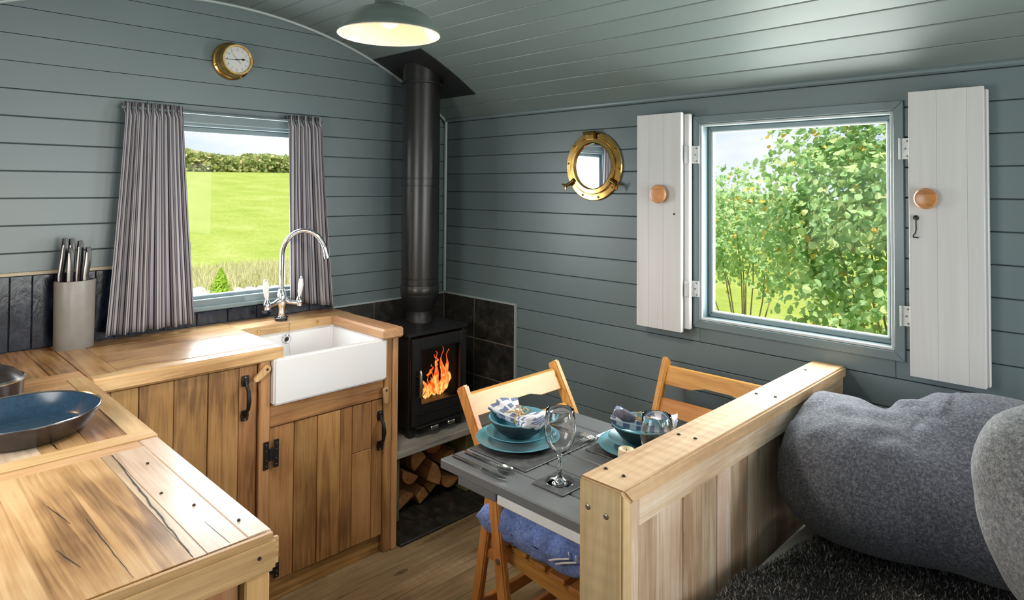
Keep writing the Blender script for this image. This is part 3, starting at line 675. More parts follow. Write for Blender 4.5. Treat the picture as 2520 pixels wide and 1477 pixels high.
for fx, fy in ((.355, sy0+.005), (.355, sy1-.05), (.125, sy0+.005), (.125, sy1-.05)):
    MB().prism([(fy, .385), (fy+.045, .385), (fy+.038, .34), (fy+.007, .34)], E3, fx, fx+.035).obj('leg', M['black'], st, .003)
dr = B('door', (.395, .402, -.528, -.204, .392, .786), M['black'], st, 0)
dr.data.clear_geometry()
m = MB()      # door frame as one casting with a window opening
for b in ((.396, .416, -.526, -.480, .396, .786), (.396, .416, -.242, -.204, .396, .786), (.396, .416, -.480, -.242, .737, .786), (.396, .416, -.480, -.242, .396, .487)): m.box(*b)
tmp = m.mesh('door', .004); dr.data = tmp; tmp.materials.append(M['black'])
B('glass', (.398, .403, -.486, -.236, .480, .742), M['stoveglass'], dr, 0)
mitre(dr, 'glass_trim', E3, -.484, -.238, .483, .741, .008, .414, .419, M['iron'], .0015)
B('ash_lip', (.395, .430, -.51, -.22, .388, .397), M['black'], st, .002)
B('lower_moulding', (.414, .421, -.50, -.23, .445, .452), M['iron'], dr, .002)
hd_ = MB().tube([(.432, -.493, .53), (.434, -.493, .55), (.434, -.493, .635), (.430, -.493, .648)], [.008, .009, .0085, .006], 10).obj('handle', M['steel'], dr, smooth=True)
MB().tube([(.414, -.508, .622), (.436, -.495, .618)], .0045, 8).obj('handle_stem', M['iron'], dr)
for vy in (-.412, -.312):
    B('air_slider', (.424, .438, vy-.022, vy+.022, .372, .387), M['steel'], st, .003)
B('side_latch', (.22, .25, sy0-.008, sy0, .44, .47), M['steel'], st, .002)
def flame(pts, r0, name='flame'):
    P = [Vector((.30+random.uniform(-.01, .01)+.012*math.sin(i*1.3), a, b)) for i, (a, b) in enumerate(pts)]
    Q = []; R = []
    for i in range(len(P)-1):
        for k in range(4):
            f = k/4; q = P[i].lerp(P[i+1], f); tt = (i+f)/(len(P)-1); q.y += .006*math.sin(tt*14+r0*900); Q.append(q)
            R.append(max(.0015, r0*(math.sin(min(1, tt*1.35+.12)*PI)**.6)*(1-tt)**.5+.001))
    Q.append(P[-1]); R.append(.0012)
    MB().tube(Q, R, 8).obj(name, M['flame'], st, smooth=True)
for P_, r_ in (([(-.388, .475), (-.372, .52), (-.398, .575), (-.392, .632)], .009), ([(-.372, .475), (-.345, .505), (-.358, .54), (-.338, .565)], .013),
               ([(-.345, .472), (-.325, .52), (-.335, .56), (-.318, .60)], .012), ([(-.315, .472), (-.296, .53), (-.312, .59), (-.290, .64), (-.298, .678)], .015),
               ([(-.29, .472), (-.262, .54), (-.280, .61), (-.262, .66), (-.252, .692)], .016), ([(-.262, .475), (-.238, .53), (-.248, .60), (-.228, .65), (-.210, .690)], .014),
               ([(-.245, .49), (-.220, .54), (-.228, .58), (-.215, .625)], .009), ([(-.405, .478), (-.392, .50), (-.385, .53)], .010), ([(-.31, .61), (-.302, .64), (-.318, .668)], .007),
               ([(-.345, .57), (-.325, .60), (-.335, .625)], .006), ([(-.36, .50), (-.335, .53), (-.33, .56)], .008)): flame(P_, r_)
fire = bpy.data.lights.new('fire_glow', 'POINT'); fire.energy = .12; fire.color = (1, .42, .12); fire.shadow_soft_size = .05
fo = bpy.data.objects.new('fire_glow', fire); col.objects.link(fo); fo.location = (.25, -.33, .60); fo.parent = st; fo.matrix_parent_inverse = Matrix.Translation(-st.location)
MB().tube([(.22, -.47, .49), (.27, -.25, .50)], .024, 8).obj('burning_log', w_log('y'), st); MB().tube([(.29, -.45, .485), (.20, -.26, .49)], .02, 8).obj('burning_log', w_log('y'), st)

FX, FY = .200, -.325
fl_ = thing('stove_pipe', 'tall black enamelled stove pipe rising to the ceiling', 'stove pipe', (FX, FY, .812))
T = Matrix.Translation((FX, FY, 0))
MB().lathe([(0, .812), (.066, .812), (.066, .822), (.063, .826), (.063, .866), (.058, .870), (0, .870)], 28, T).obj('collar', M['black'], fl_, smooth=True)
MB().lathe([(0, .866), (.062, .866), (.066, .875), (.088, .925), (.0935, .945), (.0935, .950), (0, .950)], 32, T).obj('reducer', M['black'], fl_, smooth=True)
R_ = .0915
pr = [(0, .949), (R_+.001, .949), (R_+.003, .955), (R_+.003, .985), (R_, .990)]
for zz in (.996, 1.026, 1.477, 1.512): pr += [(R_, zz-.003), (R_-.004, zz-.002), (R_-.004, zz+.002), (R_, zz+.003)]
pr += [(R_, 2.09), (0, 2.09)]
MB().lathe(pr, 40, T).obj('pipe', M['blackpipe'], fl_, smooth=True)
m = MB(); n = 8
for i in range(n):      # ceiling plate bent to the curve of the ceiling
    sa = RC*math.asin((-.485-YC)/RC); sb = RC*math.asin((-.145-YC)/RC)
    a = sa+(sb-sa)*i/n; b = sa+(sb-sa)*(i+1)/n
    m.prism([arc_pt(a, RC-.0005), arc_pt(b, RC-.0005), arc_pt(b, RC-.0045), arc_pt(a, RC-.0045)], E3, .016, .398)
bmesh.ops.remove_doubles(m.bm, verts=m.bm.verts[:], dist=1e-5)
cpz = m.obj('ceiling_plate', M['black'], fl_)
MB().lathe([(R_+.002, -.03), (R_+.010, -.028), (R_+.010, -.02), (R_+.002, -.018)], 32, Matrix.Translation((FX, FY, arch(FY)-.03))).obj('ceiling_ring', M['black'], cpz, smooth=True)
nails(cpz, [(.375, -.30, arch(-.30)-.006), (.375, -.46, arch(-.46)-.006), (.375, -.17, arch(-.17)-.006)], (0, -.35, -1), .005, M['iron'])

# ------------------------------------------------------------------ kitchen: end run
TOP = .90
wt = thing('worktop', 'varnished plank worktop around the sink under the small window', 'worktop', (.28, -1.25, .86))
Z0, Z1 = .862, TOP
def tp(b, ax='y', mat=None, par=None, bev=.0009, nm='plank'): return B(nm, b, (mat or w_top)(ax), par or wt, bev)
YL = -1.80
tp((.012, .515, YL+.002, -1.715, Z0, Z1), 'x', w_top)
for x0, x1 in ((.012, .13), (.13, .255), (.255, .385), (.385, .505)):
    if x1 <= .19: tp((x0+.0006, x1-.0006, -1.714, -1.206, Z0, Z1))
    else: tp((max(x0, .13)+.0006, x1-.0006, -1.714, -1.206, Z0, Z1))
tp((.506, .566, YL+.002, -1.206, .855, Z1), 'y', w_edge, None, .006, 'front_edge')
tp((.012, .10, -1.205, -.702, Z0, Z1)); tp((.1005, .19, -1.205, -.702, Z0, Z1), 'y', w_edge)
tp((.1905, .592, -.800, -.702, .858, Z1), 'x', w_edge, None, .008, 'end_arm')
nails(wt, [(.191, -1.13, .882), (.191, -.87, .882)], (1, 0, 0), .007, M['brass'])
# sink
m = MB(); bm = m.bm
ox0, ox1, oy0, oy1, oz0, oz1 = .165, .578, -1.248, -.774, .698, .861
def rect(x0, x1, y0, y1, z): return [bm.verts.new(p) for p in ((x0, y0, z), (x1, y0, z), (x1, y1, z), (x0, y1, z))]
wl_ = .024
a = rect(ox0, ox1, oy0, oy1, oz0); b = rect(ox0, ox1, oy0, oy1, oz1); c = rect(ox0+wl_, ox1-wl_, oy0+wl_, oy1-wl_, oz1); d = rect(ox0+wl_+.012, ox1-wl_-.012, oy0+wl_+.012, oy1-wl_-.012, oz0+.025)
bm.faces.new(a[::-1]); bm.faces.new(d)
for i in range(4):
    j = (i+1) % 4
    bm.faces.new((a[i], a[j], b[j], b[i])); bm.faces.new((b[i], b[j], c[j], c[i])); bm.faces.new((c[i], c[j], d[j], d[i]))
sk = thing('belfast_sink', 'white glazed ceramic farmhouse sink set into the worktop', 'sink', (.37, -1.01, .698))
m.obj('basin', M['porcelain'], sk, .007, 3, True)
ov = MB().lathe([(.010, 0), (.019, 0), (.019, .004), (.015, .006), (.010, .004)], 20, AX((1, 0, -.12), (.193, -1.012, .832))).obj('overflow_ring', M['chrome'], sk, smooth=True)
MB().lathe([(0, .0015), (.0105, .0015), (.0105, .0005), (0, .0005)], 16, AX((1, 0, -.12), (.193, -1.012, .832))).obj('overflow_hole', M['kblack'], sk)
MB().tube([(.150, -1.005, .903), (.196, -1.000, .899), (.203, -1.004, .86), (.206, -1.008, .82), (.212, -1.0, .74)], .0012, 5).obj('plug_chain', M['chrome'], sk)
MB().lathe([(0, 0), (.025, 0), (.028, .004), (.012, .006), (0, .006)], 16, Matrix.Translation((.36, -1.01, .724))).obj('drain', M['chrome'], sk, smooth=True)
# tap
TX, TY = .090, -.985
tpz = thing('mixer_tap', 'chrome swan-neck mixer tap with white lever handles', 'tap', (TX, TY, TOP))
MB().lathe([(0, TOP), (.030, TOP), (.030, TOP+.006), (.018, TOP+.012), (.015, TOP+.045), (.019, TOP+.055), (.022, TOP+.075), (.020, TOP+.10), (.014, TOP+.118), (.012, TOP+.125), (0, TOP+.125)], 24, Matrix.Translation((TX, TY, 0))).obj('body', M['chrome'], tpz, smooth=True)
ang = math.radians(48); dx, dy = math.cos(ang), math.sin(ang)
sp = [(TX, TY, TOP+.12), (TX, TY, TOP+.18), (TX, TY, TOP+.265)]
r = .093
for i in range(1, 17):
    t_ = PI*i/16*.94; sp.append((TX+dx*(r-r*math.cos(t_)), TY+dy*(r-r*math.cos(t_)), TOP+.265+r*math.sin(t_)*1.22))
q = Vector(sp[-1]); q2 = Vector(sp[-2]); sp.append(tuple(q+(q-q2).normalized()*.022))
MB().tube(sp, .0105, 14).obj('spout', M['chrome'], tpz, smooth=True)
MB().lathe([(.0105, -.012), (.0125, -.010), (.0125, .006), (.0105, .008)], 16, AX(q-q2, sp[-1])).obj('spout_tip', M['chrome'], tpz, smooth=True)
for sgn, tz in ((-1, .0), (1, .0)):
    ux, uy = -.25*sgn*0+.22, sgn*.975
    e = (TX+.018, TY+sgn*.073, TOP+.062)
    arm = MB().tube([(TX, TY, TOP+.085), (TX+.006, TY+sgn*.03, TOP+.068), (TX+.012, TY+sgn*.052, TOP+.064), e], [.013, .011, .010, .013], 12).obj('arm', M['chrome'], tpz, smooth=True)
    MB().lathe([(0, -.016), (.014, -.014), (.016, 0), (.014, .014), (.009, .022), (.0055, .030), (0, .030)], 16, Matrix.Translation(e)).obj('valve', M['chrome'], arm, smooth=True)
    lean = sgn*.006
    MB().tube([(e[0], e[1], e[2]+.028), (e[0], e[1]+lean*.4, e[2]+.045), (e[0], e[1]+lean, e[2]+.078), (e[0], e[1]+lean*1.4, e[2]+.104)], [.0055, .010, .0125, .0075], 12).obj('lever', M['porcelain'], arm, smooth=True)
    MB().sphere((e[0], e[1]+lean*1.5, e[2]+.109), .0065, 10, 7).obj('lever_tip', M['chrome'], arm, smooth='all')
MB().lathe([(0, TOP+.0005), (.026, TOP+.0005), (.026, TOP+.010), (.020, TOP+.013), (0, TOP+.013)], 20, Matrix.Translation((TX+.04, TY-.02, 0))).obj('plug', M['kblack'], sk, smooth=True)

def pull_handle(parent, x, y, z0, z1):
    hb = MB(); zc = (z0+z1)/2; h = z1-z0
    pts = [(x+.006, y, z0+.014), (x+.012, y, z0+.03), (x+.030, y, z0+h*.30), (x+.036, y, zc), (x+.030, y, z1-h*.30), (x+.012, y, z1-.03), (x+.006, y, z1-.014)]
    hb.tube(pts, [.006, .006, .0065, .008, .0065, .006, .006], 8)
    o = hb.obj('handle', M['iron'], parent, smooth=True)
    for a, b in ((z0, z0+.036), (z1-.036, z1)): MB().prism([(y-.011, a), (y+.011, a), (y+.014, (a+b)/2), (y+.011, b), (y-.011, b), (y-.014, (a+b)/2)], E3, x, x+.005).obj('handle_plate', M['iron'], o, .001)
    nails(o, [(x+.005, y, z0+.006), (x+.005, y, z1-.006)], (1, 0, 0), .0032, M['bolt'])
def hinge(parent, x, y, z0, z1):
    h = z1-z0
    o = MB().box(x, x+.003, y-.028, y-.009, z0, z1).box(x, x+.003, y+.009, y+.028, z0, z1).box(x, x+.0045, y-.009, y+.009, z0+h*.28, z1-h*.28).obj('hinge', M['iron'], parent, .0008)
    nails(o, [(x+.003, y+s*.0185, z0+h*f) for s in (-1, 1) for f in (.12, .34, .66, .88)], (1, 0, 0), .0022, M['bolt'])
def turn_button(parent, x, y, z, ang, ln=.05):
    d = Vector((0, math.sin(ang), math.cos(ang))); n_ = Vector((0, d.z, -d.y)); poly = []
    for i in range(9): a = PI*i/8; q = -d*.014*math.sin(a)+n_*.0145*math.cos(a); poly.append((y+q.y, z+q.z))
    e = Vector((0, y, z))+d*ln
    for i in range(7): a = PI*i/6; q = d*.009*math.sin(a)-n_*.009*math.cos(a); poly.append((e.y+q.y, e.z+q.z))
    o = MB().prism(poly, E3, x, x+.011).obj('turn_button', w_edge('z'), parent, .002)
    nails(o, [(x+.0115, y, z)], (1, 0, 0), .0042, M['nail'])
XF = .545
# left cupboard under the worktop
c1 = thing('base_cabinet', 'reclaimed timber cupboard left of the sink with a tall plank door', 'cabinet', (.3, -1.54, 0))
B('carcass', (.03, .515, -1.795, -1.292, .07, .858), w_cab('z'), c1, 0)
B('plinth', (.45, .50, -1.80, -1.29, 0, .07), w_cab('y'), c1, .002)
d_ = B('door', (.515, .524, -1.797, -1.292, .072, .846), w_cab('z'), c1, .001)
js = [-1.797, -1.744, -1.666, -1.565, -1.459, -1.357, -1.292]
for i, (a, b) in enumerate(zip(js, js[1:])): B('plank', (.524, XF-.002*(i % 2), a+.001, b-.001, .072, .846), w_cab('z'), d_, .0016)
pull_handle(d_, XF, -1.337, .664, .818)
B('top_rail', (.515, XF, -1.797, -1.292, .8475, .858), w_cab('y'), c1, .002)
# sink unit
c2 = thing('sink_cabinet', 'reclaimed timber sink unit with a plank door under the white sink', 'cabinet', (.3, -1.0, 0))
B('carcass', (.03, .515, -1.288, -.71, .07, .69), w_cab('z'), c2, 0)
B('post', (.50, .555, -1.289, -1.250, 0, .858), w_post('z'), c2, .003)
B('post', (.50, .556, -.770, -.735, 0, .857), w_cab('z'), c2, .003); B('post', (.03, .562, -.735, -.708, 0, .857), w_post('z'), c2, .003)
B('rail', (.50, .549, -1.250, -.770, .617, .697), w_cab('y'), c2, .003)
B('kickboard', (.49, .535, -1.250, -.770, .0, .070), w_cab('y'), c2, .002)
d2_ = B('door', (.515, .526, -1.247, -.773, .072, .615), w_cab('z'), c2, .001)
js = [-1.247, -1.152, -1.060, -.964, -.910, -.823, -.773]
for i, (a, b) in enumerate(zip(js, js[1:])):
    x1 = XF+.0015*((i*7) % 3-1)
    if i == 4: B('plank', (.526, x1, a+.001, b-.001, .072, .428), w_cab('z'), d2_, .0016); B('plank', (.526, x1, a+.001, b-.001, .430, .613), w_cab('z'), d2_, .0016)
    else: B('plank', (.526, x1, a+.001, b-.001, .072, .613), w_cab('z'), d2_, .0016)
pull_handle(d2_, XF+.001, -.787, .413, .568)
hinge(c2, .5565, -1.245, .478, .575); hinge(c2, .5565, -1.238, .09, .16)
turn_button(c2, .5565, -1.268, .830, PI+math.radians(52), .048); turn_button(c2, .5565, -.769, .650, PI, .046)

# ------------------------------------------------------------------ kitchen: left run
w3 = thing('worktop', 'long plank worktop in the foreground with framed panels', 'worktop', (.9, -2.1, .85))
YW = -W_+.012
# corner panel
B('plank', (.012, .43, YL-.075, YL-.001, Z0, Z1), w_top('x'), w3, .0009)
for y0, y1 in ((-1.955, -1.876), (-2.06, -1.955), (-2.18, -2.06), (-2.30, -2.18), (YW, -2.30)): B('plank', (.012, .43, y0+.0003, y1-.0003, Z0, Z1), w_top('x'), w3, .0009)
B('cross_piece', (.431, .505, YW, YL-.001, Z0, Z1), w_edge('y'), w3, .0009)
B('cross_piece', (.509, .575, YW, YL-.050, Z0, Z1-.001), w_edge('y'), w3, .0009)
B('front_edge', (.509, 1.10, YL-.049, YL, .857, Z1), w_edge('x'), w3, .0012)
for y0, y1, mt in ((-1.925, -1.85, w_top), (-2.01, -1.925, w_top), (-2.12, -2.01, w_pale), (-2.235, -2.12, w_top), (-2.33, -2.235, w_top), (YW, -2.33, w_top)):
    B('plank', (.576, 1.10, y0+.0003, y1-.0003, Z0, Z1-.001), mt('x'), w3, .0009)
B('cross_piece', (1.101, 1.150, YW, YL, .857, Z1), w_edge('y'), w3, .0012)
B('cross_piece', (1.153, 1.192, YW, YL-.042, Z0, Z1-.003), w_edge('y'), w3, .0012)
B('front_edge', (1.153, 1.724, YL-.041, YL-.002, .857, Z1-.003), w_pale('x'), w3, .002)
for y0, y1, mt in ((-1.905, -1.842, w_pale), (-1.925, -1.906, w_pale), (-2.005, -1.926, w_top), (-2.105, -2.005, w_top), (-2.20, -2.105, w_top), (-2.305, -2.20, w_top), (YW, -2.305, w_top)):
    B('plank', (1.193, 1.724, y0, y1, Z0, Z1-.0035+random.uniform(-.0004, .0004)), mt('x'), w3, .0006)
MB().box(1.725, 1.752, YW, YL+.002, .838, Z1).obj('end_edge', w_edge('y'), w3, .010, 3, True)
nails(w3, [(1.7525, -1.835, .872), (1.7525, -2.03, .875)], (1, 0, 0), .003)
nails(w3, [(1.30, -1.866, .897), (1.55, -1.864, .897), (1.46, -1.89, .8965), (1.66, -1.83, .8975)], (0, 0, 1), .003)
def split(pts, wd, z):      # a dark drying crack in the top
    m = MB(); n = len(pts); L_p = []; R_p = []
    for i, (x, y) in enumerate(pts):
        k = wd*(.35+.65*math.sin(PI*(i+.3)/(n-.4)))*random.uniform(.7, 1.2); L_p.append((x, y-k)); R_p.append((x, y+k))
    m.prism(L_p+R_p[::-1], Z3, z-.0015, z+.00025).obj('crack', M['nail'], w3)
def wander(x0, x1, y0, y1, n=14, a=.004): return [(x0+(x1-x0)*i/n, y0+(y1-y0)*i/n+random.uniform(-a, a)*.5+a*noise.noise(Vector((i*.5, y0*9, 1)))) for i in range(n+1)]
split(wander(1.20, 1.715, -1.905, -1.926, 26, .0018), .0016, Z1-.0032)
split(wander(1.47, 1.715, -2.012, -2.007, 14, .001), .0007, Z1-.0032); split(wander(1.37, 1.47, -2.05, -2.035, 8, .001), .0008, Z1-.0032); split(wander(1.55, 1.63, -2.07, -2.055, 8, .001), .0009, Z1-.0032)
split(wander(1.62, 1.72, -1.872, -1.869, 8, .0006), .0005, Z1-.0032); split(wander(1.03, 1.09, -1.985, -1.981, 6, .001), .0012, Z1-.0008)
c3 = thing('base_cabinet', 'reclaimed timber base unit under the foreground worktop', 'cabinet', (.9, -2.1, 0))
B('carcass', (.58, 1.66, YW, -1.86, .07, .855), w_cab('z'), c3, 0)
B('plinth', (.58, 1.68, YW, -1.89, 0, .07), w_cab('x'), c3, .002)
B('corner_post', (1.672, 1.742, -1.853, -1.812, 0, .837), w_post('z'), c3, .003)
y = -1.853
while y > YW:
    a = max(YW, y-random.uniform(.085, .12)); B('end_plank', (1.66, 1.722, a+.001, y-.001, .07, .837), w_cab('z'), c3, .003); y = a
for a, b in ((.58, .93), (.93, 1.29), (1.29, 1.67)):
    dd = B('door', (a+.003, b-.003, -1.86, -1.835, .08, .845), w_cab('z'), c3, .003); MB().tube([((a+b)/2, -1.836, .6), ((a+b)/2, -1.80, .62), ((a+b)/2, -1.80, .70), ((a+b)/2, -1.836, .72)], .006, 6).obj('handle', M['iron'], dd)

# ------------------------------------------------------------------ things on the worktop
KX, KY = .078, -1.742
kb = thing('knife_block', 'oval grey knife block beside the curtain', 'knife block', (KX, KY, TOP))
TK = Matrix.Translation((KX, KY, 0)) @ Matrix.Rotation(math.radians(14), 4, 'Z')
MB().lathe([(0, TOP), (.062, TOP), (.0635, TOP+.003), (.0655, TOP+.232), (.0645, TOP+.235), (.058, TOP+.235), (.057, TOP+.228), (0, TOP+.226)], 40, TK, .68, 1.0).obj('sleeve', M['blockgrey'], kb, smooth=True)
MB().lathe([(0, TOP+.228), (.0565, TOP+.228), (.0565, TOP+.231), (0, TOP+.231)], 32, TK, .68, 1).obj('bristle_insert', M['kblack'], kb)
knl = ['black-handled knife at the left of the knife block', 'thick steel-bolstered knife second from left in the block', 'tall knife in the middle of the block', 'slim knife behind the middle of the block', 'short steel-handled knife at the right of the block', 'black knife at the back right of the block']
for (oy, ox, h, ln), lb in zip(((-.043, -.01, .150, .010), (-.022, .017, .118, .0), (-.012, -.014, .148, .0), (.008, -.006, .140, .004), (.026, .016, .118, .006), (.014, -.018, .125, .0)), knl):
    bx, by, bz = KX+ox, KY+oy, TOP+.232
    kn = thing('kitchen_knife', lb, 'knife', (bx, by, bz), 'knives in the grey knife block')
    P = [(bx, by, bz-.02), (bx, by-ln*.1, bz+.02), (bx+.002, by+ln*.5, bz+h*.5), (bx, by+ln, bz+h*.85), (bx, by+ln*1.1-.002, bz+h)]
    MB().tube([Vector(p)+Vector((0, .003, 0)) for p in P], [.008, .0085, .0095, .0095, .007], 8, True, 1.15).obj('grip', M['kblack'], kn, smooth=True)
    MB().tube([Vector(p)+Vector((.005, -.003, 0)) for p in P[:4]], [.006, .0062, .0055, .003], 8).obj('steel_inlay', M['inlay'], kn, smooth=True)
    B('blade', (bx-.001, bx+.001, by-.008, by+.008, TOP+.05, bz-.018), M['steel'], kn, 0)

PX, PY, PR, PZ = .935, -2.018, .152, .952
pan = thing('frying_pan', 'blue-lined dark brown frying pan on the foreground worktop', 'frying pan', (PX, PY, TOP))
TP = Matrix.Translation((PX, PY, 0))
MB().lathe([(0, TOP), (.112, TOP), (.126, TOP+.010), (.144, TOP+.034), (.1525, TOP+.051), (.152, TOP+.053), (.149, TOP+.051), (.1405, TOP+.035), (.1225, TOP+.013), (.110, TOP+.0045), (0, TOP+.0045)], 56, TP).obj('shell', M['panbrown'], pan, smooth=True)
MB().lathe([(.1478, TOP+.0505), (.140, TOP+.0357), (.122, TOP+.0137), (.1095, TOP+.0052), (0, TOP+.0052)], 56, TP).obj('lining', M['panblue'], pan, smooth=True)
MB().lathe([(.1480, TOP+.0515), (.1502, TOP+.0535), (.1522, TOP+.0515)], 56, TP).obj('rim', M['steel'], pan, smooth=True)
ha = Vector((-.80, -.60, 0)).normalized(); hb_ = Vector((-ha.y, ha.x, 0))
for s in (-1, 1):
    q = Vector((PX, PY, 0))+ha*.137+hb_*s*.016
    MB().sphere((q.x, q.y, TOP+.036), .0065, 10, 7).obj('rivet', M['chrome'], pan, smooth='all')
p0 = Vector((PX, PY, TOP+.040))+ha*.150
MB().tube([p0, p0+ha*.05+Vector((0, 0, .010)), p0+ha*.10+Vector((0, 0, .022)), p0+ha*.15+Vector((0, 0, .028))], [.010, .011, .013, .010], 10, True, .6).obj('handle', M['kblack'], pan, smooth=True)
sp_ = thing('saucepan', 'dark brown saucepan with a steel rim behind the frying pan', 'saucepan', (.575, -2.052, TOP))
TS = Matrix.Translation((.575, -2.052, 0))
MB().lathe([(0, TOP), (.078, TOP), (.090, TOP+.012), (.092, TOP+.050), (.090, TOP+.050), (.088, TOP+.014), (0, TOP+.006)], 40, TS).obj('body', M['panbrown'], sp_, smooth=True)
MB().lathe([(.0945, TOP+.049), (.0955, TOP+.053), (.0900, TOP+.057), (.0895, TOP+.053)], 40, TS).obj('lid_rim', M['steel'], sp_, smooth=True)
MB().lathe([(.0905, TOP+.054), (.070, TOP+.074), (.04, TOP+.088), (0, TOP+.093)], 40, TS).obj('lid', M['panbrown'], sp_, smooth=True)
MB().lathe([(0, TOP+.09), (.008, TOP+.092), (.008, TOP+.104), (.018, TOP+.110), (.016, TOP+.120), (0, TOP+.122)], 16, TS).obj('lid_knob', M['kblack'], sp_, smooth=True)
mg = thing('mug', 'pale blue glazed mug at the left edge beyond the pans', 'mug', (.375, -2.035, TOP))
TM = Matrix.Translation((.375, -2.035, 0))
MB().lathe([(0, TOP), (.038, TOP), (.041, TOP+.004), (.043, TOP+.125), (.041, TOP+.128), (.039, TOP+.125), (.037, TOP+.008), (0, TOP+.006)], 32, TM).obj('cup', M['mug'], mg, smooth=True)
MB().tube([(.375, -2.077, TOP+.095), (.375, -2.10, TOP+.09), (.375, -2.104, TOP+.055), (.375, -2.076, TOP+.035)], .005, 8).obj('handle', M['mug'], mg, smooth=True)

# ------------------------------------------------------------------ curtains
rod = tag(MB().tube([(.040, -1.60, 1.762), (.040, -.765, 1.762)], .006, 8).obj('curtain_rod', M['trim'], None, smooth=True), 'thin grey curtain rod above the sink window', 'rod')
def curtain(label, t0, t1, b0, b1, zt, zb0, zb1, nf, seed, group):
    rnd = random.Random(seed); nu, nv = 150, 34
    ph = [rnd.uniform(0, 6.28) for _ in range(6)]; vs, fs, uvs = [], [], []
    for j in range(nv+1):
        v = j/nv
        for i in range(nu+1):
            u = i/nu; e = v**1.15; ya = t0+(b0-t0)*e; yb = t1+(b1-t1)*e
            amp = .006+.014*v
            wob = .35*math.sin(v*2.6+ph[3])
            f = math.sin(2*PI*nf*u+ph[0]+wob)+.45*math.sin(2*PI*nf*1.73*u+ph[1]-v*.8)+.25*math.sin(2*PI*nf*.41*u+ph[2]+v*1.4)
            x = .060+amp*f*.75
            if v < .04: x = .042+.009*math.sin(2*PI*nf*2.2*u+ph[4])
            y = ya+(yb-ya)*u+.0035*math.cos(2*PI*nf*u+ph[0]+wob)*(1 if v > .05 else .3)
            zb = zb0+(zb1-zb0)*u
            z = zt+(zb-zt)*v+(.004*math.sin(2*PI*nf*2.2*u+ph[5]) if j == 0 else 0)
            vs.append((max(.034, x), y, z)); uvs.append((u*abs(b1-b0)*1.75, v))
    for j in range(nv):
        for i in range(nu): a = j*(nu+1)+i; fs.append((a, a+1, a+nu+2, a+nu+1))
    t_ = thing('curtain', label, 'curtain', (.04, (t0+t1)/2, zb0), group)
    me = bpy.data.meshes.new('cloth'); me.from_pydata(vs, [], fs); me.update(); ul = me.uv_layers.new(name='UVMap')
    for lp in me.loops: ul.data[lp.index].uv = uvs[lp.vertex_index]
    me.polygons.foreach_set('use_smooth', [True]*len(fs)); o = link('cloth', me, M['curtain'], t_)
    sm = o.modifiers.new('thickness', 'SOLIDIFY'); sm.thickness = .0015
    # gathered heading tape with a stitched line
    MB().tube([(max(.016, .042+.009*math.sin(2*PI*nf*2.2*u+ph[4])), t0+(t1-t0)*u, zt-.022) for u in [i/60 for i in range(61)]], .0022, 5).obj('heading_stitch', M['napkindark'], t_)
curtain('grey striped curtain on the left of the sink window', -1.592, -1.386, -1.645, -1.322, 1.782, .918, .925, 5.4, 3, 'striped curtains at the sink window')
curtain('grey striped curtain on the right of the sink window, behind the tap', -.946, -.782, -.930, -.712, 1.784, .960, .915, 4.2, 11, 'striped curtains at the sink window')

# ------------------------------------------------------------------ clock
KYc, KZc = -1.182, 1.995
ck = thing('wall_clock', 'round brass ship clock with a white dial on the end wall', 'clock', (0, KYc, KZc))
TC = AX((1, 0, 0), (0, KYc, KZc))
MB().lathe([(0, .0005), (.079, .0005), (.080, .006), (.078, .012), (.071, .016), (.068, .020), (.066, .045), (.067, .050), (.0655, .056), (.0655, .064), (.062, .071), (.0565, .071), (.0545, .064), (.0545, .060), (0, .060)], 56, TC).obj('case', M['brass'], ck, smooth=True)
dl = MB().lathe([(0, .0605), (.0545, .0605), (.0545, .0615), (0, .0615)], 40, TC).obj('dial', flat('clock_dial_white', (.70, .70, .68), .4), ck)
def bar(nm, ang, l0, l1, wd, x, mat, par):
    d = Vector((0, math.sin(ang), math.cos(ang))); n_ = Vector((0, d.z, -d.y)); c = Vector((0, KYc, KZc))
    pl = [c+d*l0+n_*wd, c+d*l1+n_*wd*.6, c+d*l1-n_*wd*.6, c+d*l0-n_*wd]
    MB().prism([(p.y, p.z) for p in pl], E3, x, x+.0008).obj(nm, mat, par)
ink = M['kblack']; greyink = flat('clock_grey_ink', (.16, .16, .16), .6)
for i in range(60): 
    if i % 5 == 0: bar('minute_mark', 2*PI*i/60, .0475, .0515, .0007, .0615, greyink, dl)
for i in range(1, 13):
    cu = bpy.data.curves.new('numeral', 'FONT'); cu.body = str(i); cu.size = .0125; cu.align_x = 'CENTER'; cu.align_y = 'CENTER'; cu.extrude = .0002
    tmp_ = bpy.data.objects.new('numeral_text', cu); col.objects.link(tmp_); me_ = bpy.data.meshes.new_from_object(tmp_.evaluated_get(bpy.context.evaluated_depsgraph_get())); bpy.data.objects.remove(tmp_); bpy.data.curves.remove(cu)
    me_.materials.clear(); o = link('numeral', me_, greyink, dl)
    a = 2*PI*i/12; o.matrix_basis = Matrix.Translation((.0618, KYc+.041*math.sin(a), KZc+.041*math.cos(a))) @ Matrix(((0, 0, 1, 0), (1, 0, 0, 0), (0, 1, 0, 0), (0, 0, 0, 1)))
am, ah, as_ = 2*PI*44.5/60, 2*PI*(2+44.5/60)/12, 2*PI*53/60
bar('minute_hand', am, -.010, .047, .0017, .0625, ink, ck); bar('hour_hand', ah, -.008, .024, .002, .0635, ink, ck); bar('second_hand', as_, -.022, .040, .0006, .0645, greyink, ck)
d = Vector((0, math.sin(ah), math.cos(ah))); n_ = Vector((0, d.z, -d.y)); c = Vector((0, KYc, KZc))
